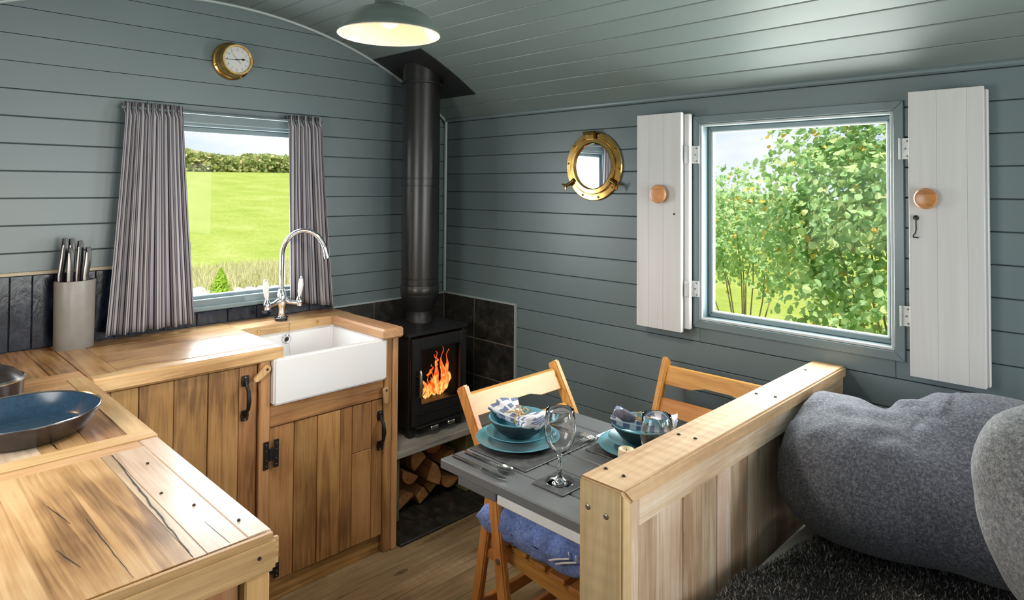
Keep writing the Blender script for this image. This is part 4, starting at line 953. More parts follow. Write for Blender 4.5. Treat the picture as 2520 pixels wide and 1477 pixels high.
MB().prism([((c+p).y, (c+p).z) for p in (d*.018, d*.024+n_*.0055, d*.036, d*.024-n_*.0055)], E3, .0635, .0643).obj('hour_hand_tip', ink, ck)
MB().lathe([(0, .0615), (.003, .0615), (.003, .0665), (0, .067)], 12, TC).obj('hand_boss', ink, ck)
MB().lathe([(0, .0675), (.0555, .0675), (.0555, .0683), (0, .0683)], 40, TC).obj('glass', pane_mat('clock_glass', (.99, .99, .99), .5), ck)
for a in (.5, 2.6, 4.35): MB().lathe([(0, .012), (.0045, .012), (.004, .016), (0, .017)], 10, AX((1, 0, 0), (0, KYc+.0735*math.sin(a), KZc+.0735*math.cos(a)))).obj('screw', M['brassdark'], ck)
B('lid_hinge', (.058, .068, KYc+.064, KYc+.071, KZc-.008, KZc+.008), M['brassdark'], ck, .001)

# ------------------------------------------------------------------ pendant lamp
PLx, PLy, PLz = 1.193, -1.21, 1.915
lp = thing('pendant_lamp', 'grey-green enamel pendant lamp with a cream inside, lit', 'lamp', (PLx, PLy, PLz))
TL = Matrix.Translation((PLx, PLy, PLz))
out = [(.1475, 0), (.1465, .006), (.136, .018), (.127, .034), (.113, .052), (.090, .067), (.060, .077), (.044, .081)]
inn = [(.1465, .0005), (.142, .008), (.132, .019), (.123, .034), (.109, .050), (.087, .064), (.058, .074), (.03, .077), (0, .077)]
MB().lathe(out, 56, TL).obj('shade', M['shade'], lp, smooth=True)
MB().lathe(inn, 56, TL).obj('shade_lining', M['lining'], lp, smooth=True)
MB().lathe([(.1475, .0), (.1485, -.002), (.1465, -.003), (.1455, 0)], 56, TL).obj('rim', M['lining'], lp, smooth=True)
MB().lathe([(.046, .079), (.048, .084), (.044, .090), (.043, .108), (.040, .120), (.030, .128), (.010, .132), (0, .132)], 36, TL).obj('gallery', M['shade'], lp, smooth=True)
MB().tube([(PLx, PLy, PLz+.13), (PLx, PLy, arch(PLy)-.02)], .0035, 8).obj('cord', M['kblack'], lp)
MB().lathe([(0, 0), (.045, 0), (.045, -.008), (.03, -.022), (.006, -.028), (0, -.028)], 28, Matrix.Translation((PLx, PLy, arch(PLy)-.001))).obj('ceiling_rose', M['shade'], lp, smooth=True)
bb = MB().lathe([(0, .018), (.012, .020), (.022, .028), (.026, .040), (.022, .053), (.014, .062), (.013, .072), (0, .072)], 24, TL).obj('bulb', M['bulb'], lp, smooth=True)
sl_ = bpy.data.lights.new('shade_beam', 'SPOT'); sl_.energy = 34; sl_.color = (1, .86, .70); sl_.spot_size = math.radians(150); sl_.spot_blend = .5; sl_.shadow_soft_size = .10
so_ = bpy.data.objects.new('shade_beam', sl_); col.objects.link(so_); so_.location = (PLx, PLy, PLz+.004); so_.parent = lp; so_.matrix_parent_inverse = Matrix.Translation(-lp.location)
bl = bpy.data.lights.new('bulb_light', 'POINT'); bl.energy = .5; bl.color = (1, .66, .40); bl.shadow_soft_size = .03
bo = bpy.data.objects.new('bulb_light', bl); col.objects.link(bo); bo.location = (PLx, PLy, PLz+.005)
bo.parent = lp; bo.matrix_parent_inverse = Matrix.Translation(-lp.location)
# wall lamp just out of the picture on the left wall (its glow shows on the end wall and the corner of the worktop)
wlp = thing('wall_lamp', 'small wall lamp on the long wall above the corner worktop', 'lamp', (.24, -W_, 1.52))
TW = Matrix.Translation((.24, -W_+.11, 1.47))
MB().lathe([(0, 0), (.035, 0), (.035, .012), (.01, .016), (0, .016)], 20, AX((0, 1, 0), (.24, -W_+.0005, 1.54))).obj('back_plate', M['shade'], wlp, smooth=True)
MB().tube([(.24, -W_+.012, 1.54), (.24, -W_+.08, 1.57), (.24, -W_+.11, 1.545)], .006, 8).obj('arm', M['shade'], wlp, smooth=True)
MB().lathe([(.075, 0), (.060, .03), (.030, .065), (.018, .08), (0, .08)], 28, TW).obj('shade', M['shade'], wlp, smooth=True)
MB().lathe([(0, .012), (.018, .018), (.022, .03), (.014, .048), (0, .05)], 16, TW).obj('bulb', M['bulb'], wlp, smooth=True)
wb_ = bpy.data.lights.new('wall_lamp_light', 'POINT'); wb_.energy = 4.0; wb_.color = (1, .56, .20); wb_.shadow_soft_size = .025
wo = bpy.data.objects.new('wall_lamp_light', wb_); col.objects.link(wo); wo.location = (.24, -W_+.11, 1.475); wo.parent = wlp; wo.matrix_parent_inverse = Matrix.Translation(-wlp.location)

# ------------------------------------------------------------------ porthole mirror
PH = (1.021, 0, 1.567)
ph = thing('porthole_mirror', 'round brass porthole mirror on the long wall', 'mirror', PH)
TPH = AX((0, -1, 0), PH)
fr = MB().lathe([(.100, .0005), (.152, .0005), (.1525, .006), (.149, .010), (.128, .011), (.126, .009), (.124, .009), (.124, .014), (.121, .018), (.104, .019), (.0985, .015), (.0985, .006)], 64, TPH).obj('brass_ring', M['brass'], ph, smooth=True)
MB().lathe([(0, .007), (.100, .007), (.100, .009), (0, .009)], 48, TPH).obj('mirror_glass', M['mirror'], ph)
for i in range(10):
    a = 2*PI*(i+.5)/10+.1; MB().lathe([(0, .010), (.0055, .010), (.005, .0125), (0, .0135)], 10, AX((0, -1, 0), (PH[0]+.139*math.sin(a), 0, PH[2]+.139*math.cos(a)))).obj('rivet', M['brassdark'], fr)
hg = B('hinge', (PH[0]-.034, PH[0]+.018, -.026, -.010, PH[2]+.118, PH[2]+.150), M['brassdark'], ph, .005, 2)
MB().tube([(PH[0]-.04, -.026, PH[2]+.146), (PH[0]+.024, -.026, PH[2]+.146)], .0075, 10).obj('hinge_pin', M['brassdark'], hg)
for sx, a in ((-1, math.radians(238)), (1, math.radians(122))):
    q = Vector((PH[0]+.128*math.sin(a), -.018, PH[2]+.128*math.cos(a))); dr_ = Vector((math.sin(a), 0, math.cos(a)))
    e = q+dr_*.040+Vector((0, -.012, 0))
    dg = MB().tube([q-dr_*.012, q+dr_*.012, e], [.011, .009, .006], 10).obj('dog_bolt', M['brassdark'], ph, smooth=True)
    pz = Vector((0, -1, 0)).cross(dr_)
    MB().tube([e+pz*.017+dr_*.008, e+pz*.006, e-pz*.006, e-pz*.017+dr_*.008], [.004, .006, .006, .004], 8).obj('wing_nut', M['brass'], dg, smooth=True)

# ------------------------------------------------------------------ shutters
def knob(parent, c, r, proj):
    MB().lathe([(0, 0), (r*.45, 0), (r*.42, proj*.35), (r*.95, proj*.55), (r, proj*.75), (r*.9, proj*.95), (r*.7, proj), (0, proj*1.02)], 28, AX((0, -1, 0), c)).obj('knob', M['knobwood'], parent, smooth=True)
def butt_hinge(parent, x0, x1, y, z0, z1):
    o = B('hinge', (x0, x1, y-.004, y, z0, z1), M['galv'], parent, .0008)
    MB().tube([(x0-.001, y-.006, z0), (x0-.001, y-.006, z1)], .0045, 8).obj('hinge_knuckle', M['galv'], o, smooth=True)
    nails(o, [((x0+x1)/2+s, y-.004, z0+(z1-z0)*f) for f, s in ((.14, .002), (.5, -.003), (.86, .002))], (0, -1, 0), .0032, M['bolt'])
sl = thing('folding_shutter', 'narrow white shutter folded open on the left of the garden window', 'shutter', (1.39, -.03, .92), 'white shutters at the garden window')
js = [1.2835, 1.340, 1.405, 1.4835]
for a, b in zip(js, js[1:]): B('front_board', (a+.0001, b-.0001, -.062, -.042, .919, 1.766), M['white'], sl, .0008)
for a, b in ((1.31, 1.40), (1.40, 1.5075)): B('back_board', (a+.0004, b-.0004, -.037, -.016, .929, 1.762), M['white'], sl, .004)
for z in (1.10, 1.60): B('batten', (1.30, 1.47, -.042, -.037, z-.03, z+.03), M['white'], sl, .0005)
knob(sl, (1.395, -.062, 1.449), .037, .028); nails(sl, [(1.455, -.062, 1.372)], (0, -1, 0), .004)
for z0, z1 in ((1.568, 1.636), (1.055, 1.116)):
    butt_hinge(sl, 1.509, 1.533, -.0105, z0, z1); B('hinge_leaf', (1.485, 1.5085, -.0415, -.038, z0, z1), M['galv'], sl, .001)
sr = thing('folding_shutter', 'wide white shutter with a hook folded open on the right of the garden window', 'shutter', (2.35, -.03, .91), 'white shutters at the garden window')
js = [2.2535, 2.326, 2.401, 2.441]
for a, b in zip(js, js[1:]): B('front_board', (a+.0001, b-.0001, -.062, -.042, .913, 1.768), M['white'], sr, .0008)
for a, b in ((2.262, 2.35), (2.35, 2.4475)): B('back_board', (a+.0004, b-.0004, -.037, -.016, .913, 1.762), M['white'], sr, .002)
for z in (1.10, 1.60): B('batten', (2.27, 2.43, -.042, -.037, z-.03, z+.03), M['white'], sr, .0005)
knob(sr, (2.302, -.062, 1.446), .031, .026)
for z0, z1 in ((1.566, 1.632), (1.051, 1.113)): butt_hinge(sr, 2.221, 2.252, -.0105, z0, z1)
hk = MB().tube([(2.273, -.063, 1.392), (2.273, -.069, 1.386), (2.2735, -.069, 1.352), (2.271, -.069, 1.342), (2.266, -.069, 1.336), (2.267, -.069, 1.330), (2.280, -.069, 1.329)], .0022, 6).obj('hook', M['iron'], sr, smooth=True)
m = MB()
m.tube([(2.273+.006*math.cos(2*PI*i/12), -.066, 1.388+.006*math.sin(2*PI*i/12)) for i in range(13)], .002, 6, False).obj('screw_eye', M['iron'], sr, smooth=True)

# ------------------------------------------------------------------ bed partition
PX0, PX1, PY0 = 1.950, 2.055, -1.267
pt = thing('bed_partition', 'rough-sawn pine partition between the dining table and the bed', 'partition', (2.0, -.63, 0))
MB().prism([(PY0, .893), (-.001, .893), (-.001, .856), (PY0+.037, .856)], E3, PX0, PX1).obj('cap', w_raw('y'), pt, .005, 2, True)
MB().prism([(PY0, .893), (PY0+.037, .856), (PY0+.037, 0), (PY0, 0)], E3, PX0, PX1).obj('end_post', w_raw('z'), pt, .005, 2, True)
B('wall_post', (PX0, PX1-.016, -.05, -.001, 0, .853), w_raw('z'), pt, .003)
B('rail', (2.028, 2.046, -1.196, -.001, .798, .8555), w_wash('y'), pt, .003)
B('stile', (2.028, 2.046, -1.2295, -1.1965, 0, .8555), w_wash('z'), pt, .003)
y = -1.196; i = 0; ws = [.092, .11, .082, .075, .07, .095, .07, .12, .085, .1, .09, .1]
while y < -.052:
    b = min(y+ws[i % 12], -.051); B('plank', (2.008, 2.030-.002*(i % 2), y+.0008, b-.0008, .02, .797), w_wash('z'), pt, .002); y = b; i += 1
y = -1.2295; i = 0
while y < -.052:
    b = min(y+.13, -.051); B('back_plank', (PX0+.014, PX0+.034, y+.0008, b-.0008, .02, .852), w_raw('z'), pt, .002); y = b
nails(pt, [(1.972, -1.205, .893), (2.018, -1.208, .893), (1.98, -.93, .893), (2.02, -.925, .893), (1.975, -.50, .893), (2.025, -.49, .893), (1.98, -.15, .893)], (0, 0, 1), .0045)
nails(pt, [(1.974, PY0, .838), (2.018, PY0, .834)], (0, -1, 0), .0058, M['bolt'])

# ------------------------------------------------------------------ bed
bd = thing('bed', 'low bed base beyond the pine partition', 'bed', (3.2, -.7, 0))
B('base', (2.06, 4.55, -1.36, -.01, .0, .30), M['bedbase'], bd, .01)
mt_ = thing('mattress', 'mattress in a white sheet on the bed', 'mattress', (3.2, -.7, .30))
MB().box(2.058, 4.55, -1.36, -.012, .301, .545).obj('mattress_body', M['sheet'], mt_, .03, 3, True)
def throw_z(x, y): return .556+.018*noise.noise(Vector((x*2.2, y*2.2, 4)))+.012*noise.noise(Vector((x*6, y*6, 1)))+.030*max(0, min(1, (-.75-y)/.35))+.0
def throw_x0(y): return 2.070+.012*noise.noise(Vector((y*5, 0, 7)))+.065*max(0, min(1, (y+.80)/.25))
tv_, tf_ = [], []; nx, ny = 60, 44
for i in range(nx+1):
    for j in range(ny+1):
        yy = -1.375+(1.30)*j/ny; xx = throw_x0(yy)+(3.9-throw_x0(yy))*(i/nx)**1.3
        zz = throw_z(xx, yy); ed = min(1, i/2.0); zz = .547+(zz-.547)*ed
        if j == 0: zz = .42
        tv_.append((xx, yy, zz))
for i in range(nx):
    for j in range(ny): a = i*(ny+1)+j; tf_.append((a, a+ny+1, a+ny+2, a+1))
me = bpy.data.meshes.new('throw_cloth'); me.from_pydata(tv_, [], tf_); me.update(); me.polygons.foreach_set('use_smooth', [True]*len(tf_))
th = thing('throw', 'shaggy charcoal throw spread over the bed', 'throw', (2.9, -.7, .55))
o = link('throw_cloth', me, M['throw'], th); sm = o.modifiers.new('thickness', 'SOLIDIFY'); sm.thickness = .006; sm.offset = -1
pv, pf, pt_ = [], [], []; rnd = random.Random(5)
for i in range(52000):
    yy = rnd.uniform(-1.36, -.12); xx = throw_x0(yy)+.004+rnd.random()**1.25*1.15; zz = throw_z(xx, yy)
    if xx-throw_x0(yy) < .03: zz = min(zz, .547+(zz-.547)*1)
    d = Vector((rnd.gauss(0, .6), rnd.gauss(0, .6), 1)).normalized()*rnd.uniform(.007, .014); s = Vector((rnd.uniform(-1, 1), rnd.uniform(-1, 1), 0)).normalized()*.0016
    p = Vector((xx, yy, zz-.001)); b = len(pv); tt = rnd.random()**1.3
    pv += [p-s, p+s, p+d]; pf.append((b, b+1, b+2)); pt_ += [tt]*3
me = bpy.data.meshes.new('pile'); me.from_pydata(pv, [], pf); me.update(); a_ = me.attributes.new('tone', 'FLOAT', 'POINT'); a_.data.foreach_set('value', pt_)
o = link('pile', me, M['pile'], th); o['kind'] = 'stuff'

# ------------------------------------------------------------------ bean bags (one soft surface each)
def softbody(name, label, cen, balls, mat, wr, nu=96, nv=64, lim=None, seam=None):
    cen = Vector(cen)
    def F(p):
        s = 0
        for c, r, sc_ in balls:
            d = Vector(((p.x-c[0])/r[0], (p.y-c[1])/r[1], (p.z-c[2])/r[2])); s += sc_*math.exp(-2.2*(d.length_squared-1))
        return s-1
    vs, fs = [], []
    for j in range(nv+1):
        th_ = PI*j/nv
        for i in range(nu):
            d = Vector((math.sin(th_)*math.cos(2*PI*i/nu), math.sin(th_)*math.sin(2*PI*i/nu), math.cos(th_)))
            lo, hi = .02, .9
            t_ = lo
            while t_ < hi and F(cen+d*t_) > 0: t_ += .02
            a, b = t_-.02, t_
            for _ in range(9):
                m_ = (a+b)/2
                if F(cen+d*m_) > 0: a = m_
                else: b = m_
            p = cen+d*a
            p += d*(wr*(noise.noise(p*5)+.5*noise.noise(p*11+Vector((3, 1, 2)))))
            if p.z > .80 and p.x < 2.40: p += d*.022*(abs(noise.noise(Vector((p.x*15+p.y*8, p.y*9-p.x*6, p.z*10))))-.15)*min(1, (p.z-.80)/.05)
            if lim: p = lim(p)
            vs.append(p)
    for j in range(nv):
        for i in range(nu): fs.append((j*nu+i, j*nu+(i+1) % nu, (j+1)*nu+(i+1) % nu, (j+1)*nu+i))
    me = bpy.data.meshes.new(name); me.from_pydata(vs, [], fs); me.update()
    b_ = bmesh.new(); b_.from_mesh(me); bmesh.ops.remove_doubles(b_, verts=b_.verts[:], dist=1e-4); bmesh.ops.recalc_face_normals(b_, faces=b_.faces[:]); b_.to_mesh(me); b_.free()
    me.polygons.foreach_set('use_smooth', [True]*len(me.polygons))
    return link(name, me, mat)
def soft_floor(z0, k=.03):
    def f(p):
        if p.z < z0+k: p.z = z0+k*math.exp((p.z-z0-k)/k) if p.z < z0+k else p.z
        return p
    return f
def lim1(p):
    z0 = .575; k = .03
    if p.z < z0+k: p.z = z0+k*math.exp(max(-9, (p.z-z0-k)/k))-0
    if p.y > -.070: p.y = -.070+.0*(p.y)
    if p.x < 2.062: p.x = 2.062
    return p
o = softbody('bean_bag', 'x', (2.36, -.36, .72), [((2.25, -.44, .72), (.25, .22, .165), 1.0), ((2.50, -.27, .76), (.28, .20, .185), 1.0), ((2.13, -.33, .81), (.10, .12, .075), .6), ((2.54, -.41, .695), (.22, .17, .13), .8), ((2.20, -.17, .90), (.05, .08, .07), -.75), ((2.235, -.27, .905), (.035, .09, .04), -.45)], M['bean'], .009, lim=lim1)
tag(o, 'big dark grey marl bean bag slumped in the corner of the bed', 'bean bag')
o = softbody('bean_bag', 'x', (2.88, -.70, .86), [((2.86, -.70, .88), (.33, .27, .25), 1.0), ((2.66, -.76, .97), (.12, .12, .09), .6), ((2.95, -.66, .72), (.33, .26, .16), .8)], M['bean2'], .020, lim=lim1)
tag(o, 'lighter grey felt bean bag at the right edge of the picture', 'bean bag')

# ------------------------------------------------------------------ table
TZ = .72
tb = thing('folding_table', 'slate grey slatted table set for two by the partition', 'table', (1.66, -.865, 0))
tx0, tx1, ty0, ty1 = 1.366, 1.946, -1.146, -.586
n = 6; sw = (ty1-ty0)/n
for i in range(n): B('slat', (tx0, tx1, ty0+i*sw+(.0022 if i else 0), ty0+(i+1)*sw-(.0022 if i < n-1 else 0), TZ-.026, TZ), M['table'], tb, .003)
B('apron', (tx0+.07, tx0+.215, ty0+.004, ty0+.030, TZ-.050, TZ-.0265), M['table'], tb, .003); B('apron', (tx0+.07, tx1, ty1-.035, ty1-.004, TZ-.055, TZ-.0265), M['table'], tb, .004)
for x0 in (1.44, 1.86): B('cross_bearer', (x0, x0+.04, ty0+.035, ty1-.035, TZ-.055, TZ-.0265), M['table'], tb, .003)
B('white_rail', (1.585, 1.945, -1.142, -1.122, .667, .6935), M['whitepaint'], tb, .004)
for yy in (-1.075, -.665): B('leg', (1.895, 1.935, yy, yy+.04, 0, TZ-.058), M['table'], tb, .003)
B('stretcher', (1.90, 1.93, -1.035, -.665, .12, .16), M['table'], tb, .003)

# ------------------------------------------------------------------ folding chairs (local: back at x=0, seat towards +x)
def beam(m, a, b, wx, wy, up_=(0, 1, 0)):
    a, b = Vector(a), Vector(b); d = (b-a).normalized(); u = Vector(up_); s = u.cross(d).normalized(); u = d.cross(s)
    v = [m.bm.verts.new(p+s*sx*wx/2+u*sy*wy/2) for p in (a, b) for sx, sy in ((-1, -1), (1, -1), (1, 1), (-1, 1))]
    for f in ((0, 1, 2, 3), (7, 6, 5, 4), (0, 4, 5, 1), (1, 5, 6, 2), (2, 6, 7, 3), (3, 7, 4, 0)): m.bm.faces.new([v[i] for i in f])
    return m
def make_chair(label, loc, rotz):
    t_ = thing('folding_chair', label, 'chair', loc, 'folding chairs at the table', True, rotz)
    hw = .225
    for s in (-1, 1):
        P = [(0, s*hw, .822), (.075, s*hw, .69), (.15, s*hw, .555), (.235, s*hw, .0)]
        m = MB(); rings = []
        for i, p in enumerate(P):
            p = Vector(p); d = (Vector(P[min(i+1, 3)])-Vector(P[max(i-1, 0)])).normalized(); q = Vector((0, 1, 0)); sd_ = q.cross(d).normalized()
            rings.append([m.bm.verts.new(p+sd_*a*.021+q*b*.0125) for a, b in ((-1, -1), (1, -1), (1, 1), (-1, 1))])
        for a, b in zip(rings, rings[1:]):
            for k in range(4): m.bm.faces.new((a[k], a[(k+1) % 4], b[(k+1) % 4], b[k]))
        m.bm.faces.new(rings[0][::-1]); m.bm.faces.new(rings[-1]); m.obj('back_post', w_chair('z'), t_, .005, 2, True)
        beam(MB(), (.125, s*(hw-.028), .585), (.025, s*(hw-.028), 0), .036, .024).obj('leg', w_chair('z'), t_, .004, 2)
        MB().lathe([(0, -.016), (.009, -.016), (.009, .016), (0, .016)], 12, AX((0, 1, 0), (.185, s*(hw), .34))).obj('pivot_bolt', M['bolt'], t_)
        beam(MB(), (.10, s*(hw-.052), .340), (.455, s*(hw-.052), .303), .045, .024).obj('seat_rail', w_chair('x'), t_, .004, 2)
        MB().prism([(.075, .30), (.165, .30), (.155, .335), (.105, .335)], S3, s*(hw-.036)-.008, s*(hw-.036)+.008).obj('gusset', w_chair('x'), t_, .003)
    def rail(z0, z1, xo, arch_):
        pl = [(-hw+.012, z0), (-.10, z0), (-.05, z0+arch_), (.05, z0+arch_), (.10, z0), (hw-.012, z0), (hw-.012, z1), (-hw+.012, z1)]
        m = MB(); m.prism([(a, b) for a, b in pl], lambda p, d: (xo+(.822-p[1])*.55+d, p[0], p[1]), -.008, .008); return m.obj('back_rail', w_chair('y'), t_, .003)
    rail(.735, .800, 0, .018); rail(.635, .690, 0, 0)
    for i in range(5): beam(MB(), (.14+i*.075, -hw+.045, .363-i*.0078), (.14+i*.075, hw-.045, .363-i*.0078), .062, .014, (0, 0, 1)).obj('seat_slat', w_chair('y'), t_, .003)
    beam(MB(), (.455, -hw+.04, .303), (.455, hw-.04, .303), .024, .045, (0, 0, 1)).obj('front_rail', w_chair('y'), t_, .006, 2)
    beam(MB(), (.055, -hw+.03, .13), (.055, hw-.03, .13), .02, .04, (0, 0, 1)).obj('stretcher', w_chair('y'), t_, .003)
    beam(MB(), (.212, -hw+.01, .16), (.212, hw-.01, .16), .02, .035, (0, 0, 1)).obj('stretcher', w_chair('y'), t_, .003)
    return t_
ch1 = make_chair('orange pine folding chair with a blue cushion, backing onto the stove', (1.170, -.670, 0), 0)
ch2 = copy_tree(ch1); ch2.location = (1.672, -.100, 0); ch2.rotation_euler = (0, 0, -PI/2); ch2.scale = (.74, 1, 1)
ch2['label'] = 'orange pine folding chair against the long wall on the far side of the table'
def cushion(label, loc, rotz):
    t_ = thing('seat_cushion', label, 'cushion', loc, None, True, rotz)
    vs, fs = [], []; n = 48; w, d, h = .455, .42, .135
    def pos(u, v, top):
        a, b = u*2-1, v*2-1; ex = (1-abs(a)**6)**.4*(1-abs(b)**6)**.4
        tx, ty = math.cos(a*PI*3), math.cos(b*PI*3)
        tuft = .020*max(0, -tx)*max(0, -ty)+.010*(1-abs(math.cos(a*PI*1.5)))*0
        z = h/2+(1 if top else -1)*(h/2*ex*(1-.35*(tuft/.02)*.8)+.004*noise.noise(Vector((u*9, v*9, top))))
        return ((u-.5)*d*(1+.02*noise.noise(Vector((v*7, 1, 0)))), (v-.5)*w*(1+.02*noise.noise(Vector((u*7, 5, 0)))), z)
    for top in (1, 0):
        o_ = len(vs)
        for i in range(n+1):
            for j in range(n+1): vs.append(pos(i/n, j/n, top))
        for i in range(n):
            for j in range(n):
                a = o_+i*(n+1)+j; q = (a, a+n+1, a+n+2, a+1); fs.append(q if top else q[::-1])
    me = bpy.data.meshes.new('padding'); me.from_pydata(vs, [], fs); me.update()
    b_ = bmesh.new(); b_.from_mesh(me); bmesh.ops.remove_doubles(b_, verts=b_.verts[:], dist=2e-3); bmesh.ops.recalc_face_normals(b_, faces=b_.faces[:]); b_.to_mesh(me); b_.free()
    me.polygons.foreach_set('use_smooth', [True]*len(me.polygons)); link('padding', me, M['cushion'], t_)
    return t_
cu = cushion('tufted cornflower blue cushion on the chair seat under the table', (1.462, -.678, .372), 0)
for k, (a, b) in enumerate(((-.13, -.13), (-.13, 0), (-.13, .13), (0, -.13), (0, 0), (0, .13), (.13, -.13), (.13, 0), (.13, .13))): MB().sphere((a, b, .108), .008, 8, 6, (1, 1, .5)).obj('tuft_button', M['cushion'], cu, smooth='all')
for a, ln in ((.19, .09), (.165, .07)): MB().tube([(a, -.225, .100), (a+.01, -.236, .09), (a-.03, -.240, .075), (a-.06, -.238, .06)], .0028, 5).obj('tie', M['sheet'], cu)

# ------------------------------------------------------------------ place settings
def placemat(label, b):
    return tag(MB().box(*b, TZ+.0003, TZ+.0045).obj('placemat', M['mat'], None, .0012), label, 'placemat', 'slate placemats')
placemat('slate placemat under the nearer place setting', (1.374, 1.595, -1.045, -.780)); placemat('slate placemat under the farther place setting', (1.612, 1.842, -.815, -.594))
def coaster(label, b): return tag(MB().box(*b, TZ+.0003, TZ+.0045).obj('coaster', M['mat'], None, .0012), label, 'coaster', 'slate coasters')
coaster('slate coaster under the nearer wine glass', (1.650, 1.752, -1.080, -.978)); coaster('slate coaster under the wine glass by the partition', (1.842, 1.940, -.935, -.837))
ZM = TZ+.0046
def plate(label, c, z, r, mat, group):
    t_ = thing('plate', label, 'plate', (c[0], c[1], z), group); T_ = Matrix.Translation((c[0], c[1], z))
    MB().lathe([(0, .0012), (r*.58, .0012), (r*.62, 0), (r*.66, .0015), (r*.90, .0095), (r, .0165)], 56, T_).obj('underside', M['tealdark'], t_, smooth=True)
    MB().lathe([(r, .0165), (r*1.004, .0180), (r*.985, .0185), (r*.88, .0125), (r*.70, .0062), (r*.66, .0045), (0, .0040)], 56, T_).obj('glazed_top', mat, t_, smooth=True)
def bowl(label, c, z, r, h, mat, group):
    t_ = thing('bowl', label, 'bowl', (c[0], c[1], z), group); T_ = Matrix.Translation((c[0], c[1], z))
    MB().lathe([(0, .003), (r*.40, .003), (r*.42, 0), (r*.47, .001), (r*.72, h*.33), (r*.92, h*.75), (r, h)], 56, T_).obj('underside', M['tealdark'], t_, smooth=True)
    MB().lathe([(r, h), (r*1.0, h+.003), (r*.97, h+.0025), (r*.89, h*.76), (r*.68, h*.36), (r*.42, .009), (0, .007)], 56, T_).obj('glazed_inside', mat, t_, smooth=True)
C1, C2 = (1.442, -.915), (1.727, -.702)
for C_, nm in ((C1, 'nearer'), (C2, 'farther')):
    plate(f'large teal dinner plate of the {nm} place setting', C_, ZM, .122, M['teal'], 'teal dinner plates')
    plate(f'teal side plate stacked on the {nm} dinner plate', C_, ZM+.0165, .094, M['teal'], 'teal side plates')
    bowl(f'teal bowl with a dark underside on the {nm} stack of plates', (C_[0]+.006, C_[1]-.002), ZM+.0225, .088, .052, M['teal'], 'teal bowls')
def napkin(label, c, z, ang, seed, dark=False):
    t_ = thing('napkin', label, 'napkin', (c[0], c[1], z), 'napkins tied with twine', True, ang)
    vs, fs, uv = [], [], []; nu, nv = 44, 22; rnd = random.Random(seed)
    for i in range(nu+1):
        u = i/nu*2-1; au = abs(u)
        a = .017+.036*au**.9; b = .013+.012*au**.7*(1-.3*au); lift = .020*au**1.5
        for k in range(nv):
            th_ = 2*PI*k/nv; f = 1+.16*math.sin(5*th_+u*2+seed)+.10*math.sin(9*th_-u*3)
            s = (1 if au < .97 else .55)
            vs.append((u*.088, a*math.cos(th_)*f*s, .016+lift+b*math.sin(th_)*f*s)); uv.append((u*.5+.5, k/nv))
    for i in range(nu):
        for k in range(nv): fs.append((i*nv+k, i*nv+(k+1) % nv, (i+1)*nv+(k+1) % nv, (i+1)*nv+k))
    fs.append(tuple(range(nv))[::-1]); fs.append(tuple(nu*nv+k for k in range(nv)))
    me = bpy.data.meshes.new('cloth'); me.from_pydata(vs, [], fs); me.update(); ul = me.uv_layers.new(name='UVMap')
    for l_ in me.loops: ul.data[l_.index].uv = uv[l_.vertex_index]
    me.polygons.foreach_set('use_smooth', [True]*len(fs)); link('cloth', me, M['napkin'], t_)
    MB().tube([(.004*math.sin(3*a), .020*math.cos(a), .016+.017*math.sin(a)) for a in [2*PI*i/20 for i in range(21)]], .0028, 6, False).obj('twine', M['twine'], t_)
    MB().tube([(-.004*math.sin(3*a)+.005, .0205*math.cos(a), .016+.0175*math.sin(a)) for a in [2*PI*i/20 for i in range(21)]], .0026, 6, False).obj('twine', M['twine'], t_)
    for s in (-1, 1): MB().tube([(0, 0, .034), (s*.012, .010, .050), (s*.026, .012, .046), (s*.024, .0, .037), (.0, 0, .035)], .0026, 6).obj('bow_loop', M['twine'], t_, smooth=True)
    for s in (-1, 1): MB().tube([(0, 0, .034), (s*.02, -.016, .037), (s*.036, -.026, .030)], .0022, 6).obj('bow_end', M['twine'], t_)
    if dark: MB().tube([(-.075, -.02, .042), (-.05, -.028, .047), (-.02, -.024, .040)], [.016, .018, .010], 10).obj('dark_fold', M['napkindark'], t_, smooth=True)
napkin('blue checked napkin tied with twine in the nearer bowl', (C1[0]+.008, C1[1]), ZM+.052, math.radians(-8), 1.0); napkin('blue checked napkin with a dark fold in the farther bowl', (C2[0]+.01, C2[1]), ZM+.052, math.radians(20), 2.3, True)
def wineglass(label, c, z):
    t_ = thing('wine_glass', label, 'glass', (c[0], c[1], z), 'wine glasses')
    T_ = Matrix.Translation((c[0], c[1], z))
    MB().lathe([(0, 0), (.0355, 0), (.0362, .0015), (.030, .0035), (.012, .008), (.0052, .016), (.0042, .04), (.0046, .062), (.009, .070), (.0245, .084), (.0365, .106), (.0405, .128), (.0392, .155), (.0355, .1815), (.0348, .1822), (.0342, .1812), (.0378, .155), (.0391, .128), (.0352, .107), (.0235, .0865), (.010, .0745), (0, .0725)], 48, T_).obj('stem_and_bowl', M['glass'], t_, smooth=True)
wineglass('clear wine glass standing at the near corner of the table', (1.697, -1.026), ZM); wineglass('clear wine glass half hidden by the partition cap', (1.893, -.886), ZM)
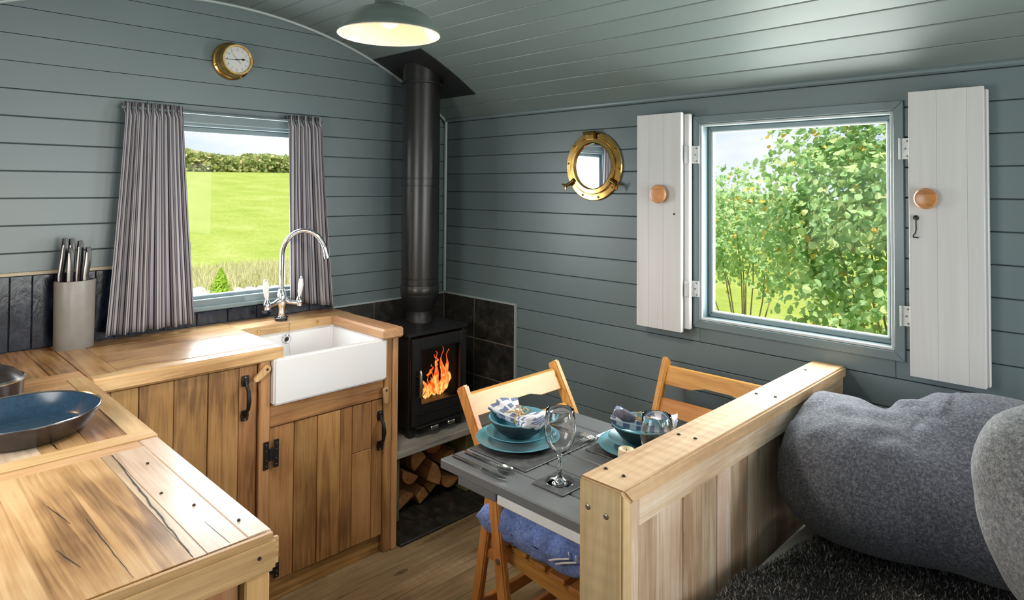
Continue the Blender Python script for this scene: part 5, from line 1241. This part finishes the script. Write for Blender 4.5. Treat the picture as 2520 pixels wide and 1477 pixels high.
def cutlery(kind, label, a, b, z=None):
    a, b = Vector((*a, 0)), Vector((*b, 0)); d = (b-a).normalized(); L = (b-a).length; n_ = Vector((-d.y, d.x, 0)); z = z or TZ+.0035
    t_ = thing(kind, label, kind.replace('table_', ''), (a.x, a.y, TZ), 'table cutlery')
    def P(s, w, h): q = a+d*s+n_*w; return (q.x, q.y, z+h)
    MB().tube([P(0, 0, .0), P(L*.03, 0, .001), P(L*.25, 0, .002), P(L*.5, 0, .0035), P(L*.56, 0, .0035)], [.005, .0075, .0065, .0045, .003], 8, True, .5).obj('grip', M['steel'], t_, smooth=True)
    if kind == 'table_knife':
        m = MB(); pl = [(L*.55, -.003), (L*.6, -.0085), (L*.9, -.009), (L, -.001), (L*.97, .004), (L*.6, .005), (L*.55, .003)]
        m.prism(pl, lambda p, h: P(p[0], p[1], h), .002, .0032).obj('blade', M['steel'], t_)
    elif kind == 'table_fork':
        MB().prism([(L*.54, -.003), (L*.66, -.0095), (L*.76, -.0115), (L*.76, .0115), (L*.66, .0095), (L*.54, .003)], lambda p, h: P(p[0], p[1], h+.002+.03*max(0, p[0]-L*.55)), .001, .0028).obj('neck', M['steel'], t_)
        for k in range(4): MB().tube([P(L*.755, -.0098+k*.0065, .0085), P(L*.88, -.0098+k*.0065, .0075), P(L, -.0090+k*.006, .0035)], [.0022, .0018, .0009], 6).obj('tine', M['steel'], t_)
    else:
        m = MB(); m.lathe([(0, -.004), (.010, -.003), (.016, 0), (.0185, .0035), (.0175, .0038), (.0145, .001), (.008, -.0015), (0, -.002)], 20, Matrix.Translation(P(L*.84, 0, .0035)) @ Matrix.Rotation(math.atan2(d.y, d.x), 4, 'Z'), 1.5, .95).obj('spoon_bowl', M['steel'], t_, smooth=True)
        MB().tube([P(L*.5, 0, .0035), P(L*.70, 0, .005)], .003, 6).obj('neck', M['steel'], t_)
cutlery('table_knife', 'knife lying along the near edge of the table', (1.378, -1.112), (1.598, -1.118)); cutlery('table_spoon', 'spoon lying between the knife and the nearer placemat', (1.384, -1.072), (1.585, -1.078))
cutlery('table_fork', 'fork beside the nearer place setting on the far side of its plate', (1.400, -.742), (1.595, -.745)); cutlery('table_fork', 'fork pointing towards the camera left of the farther place setting', (1.588, -.610), (1.582, -.815))
def votive(label, c, r, h):
    t_ = thing('candle', label, 'candle', (c[0], c[1], TZ), 'cream candles'); T_ = Matrix.Translation((c[0], c[1], TZ+.0003))
    MB().lathe([(0, 0), (r*.92, 0), (r, .004), (r*1.02, h*.7), (r*.95, h*.97), (r*.82, h), (r*.66, h*.93), (r*.5, h*.86), (0, h*.84)], 28, T_).obj('wax', M['candle'], t_, smooth=True)
    MB().tube([(c[0], c[1], TZ+h*.84), (c[0]+.001, c[1], TZ+h*.84+.008)], .001, 5).obj('wick', M['kblack'], t_)
votive('cream candle with a hollow top beside the partition cap', (1.772, -.842), .022, .058); votive('second cream candle half hidden behind the partition cap', (1.815, -.823), .020, .052)
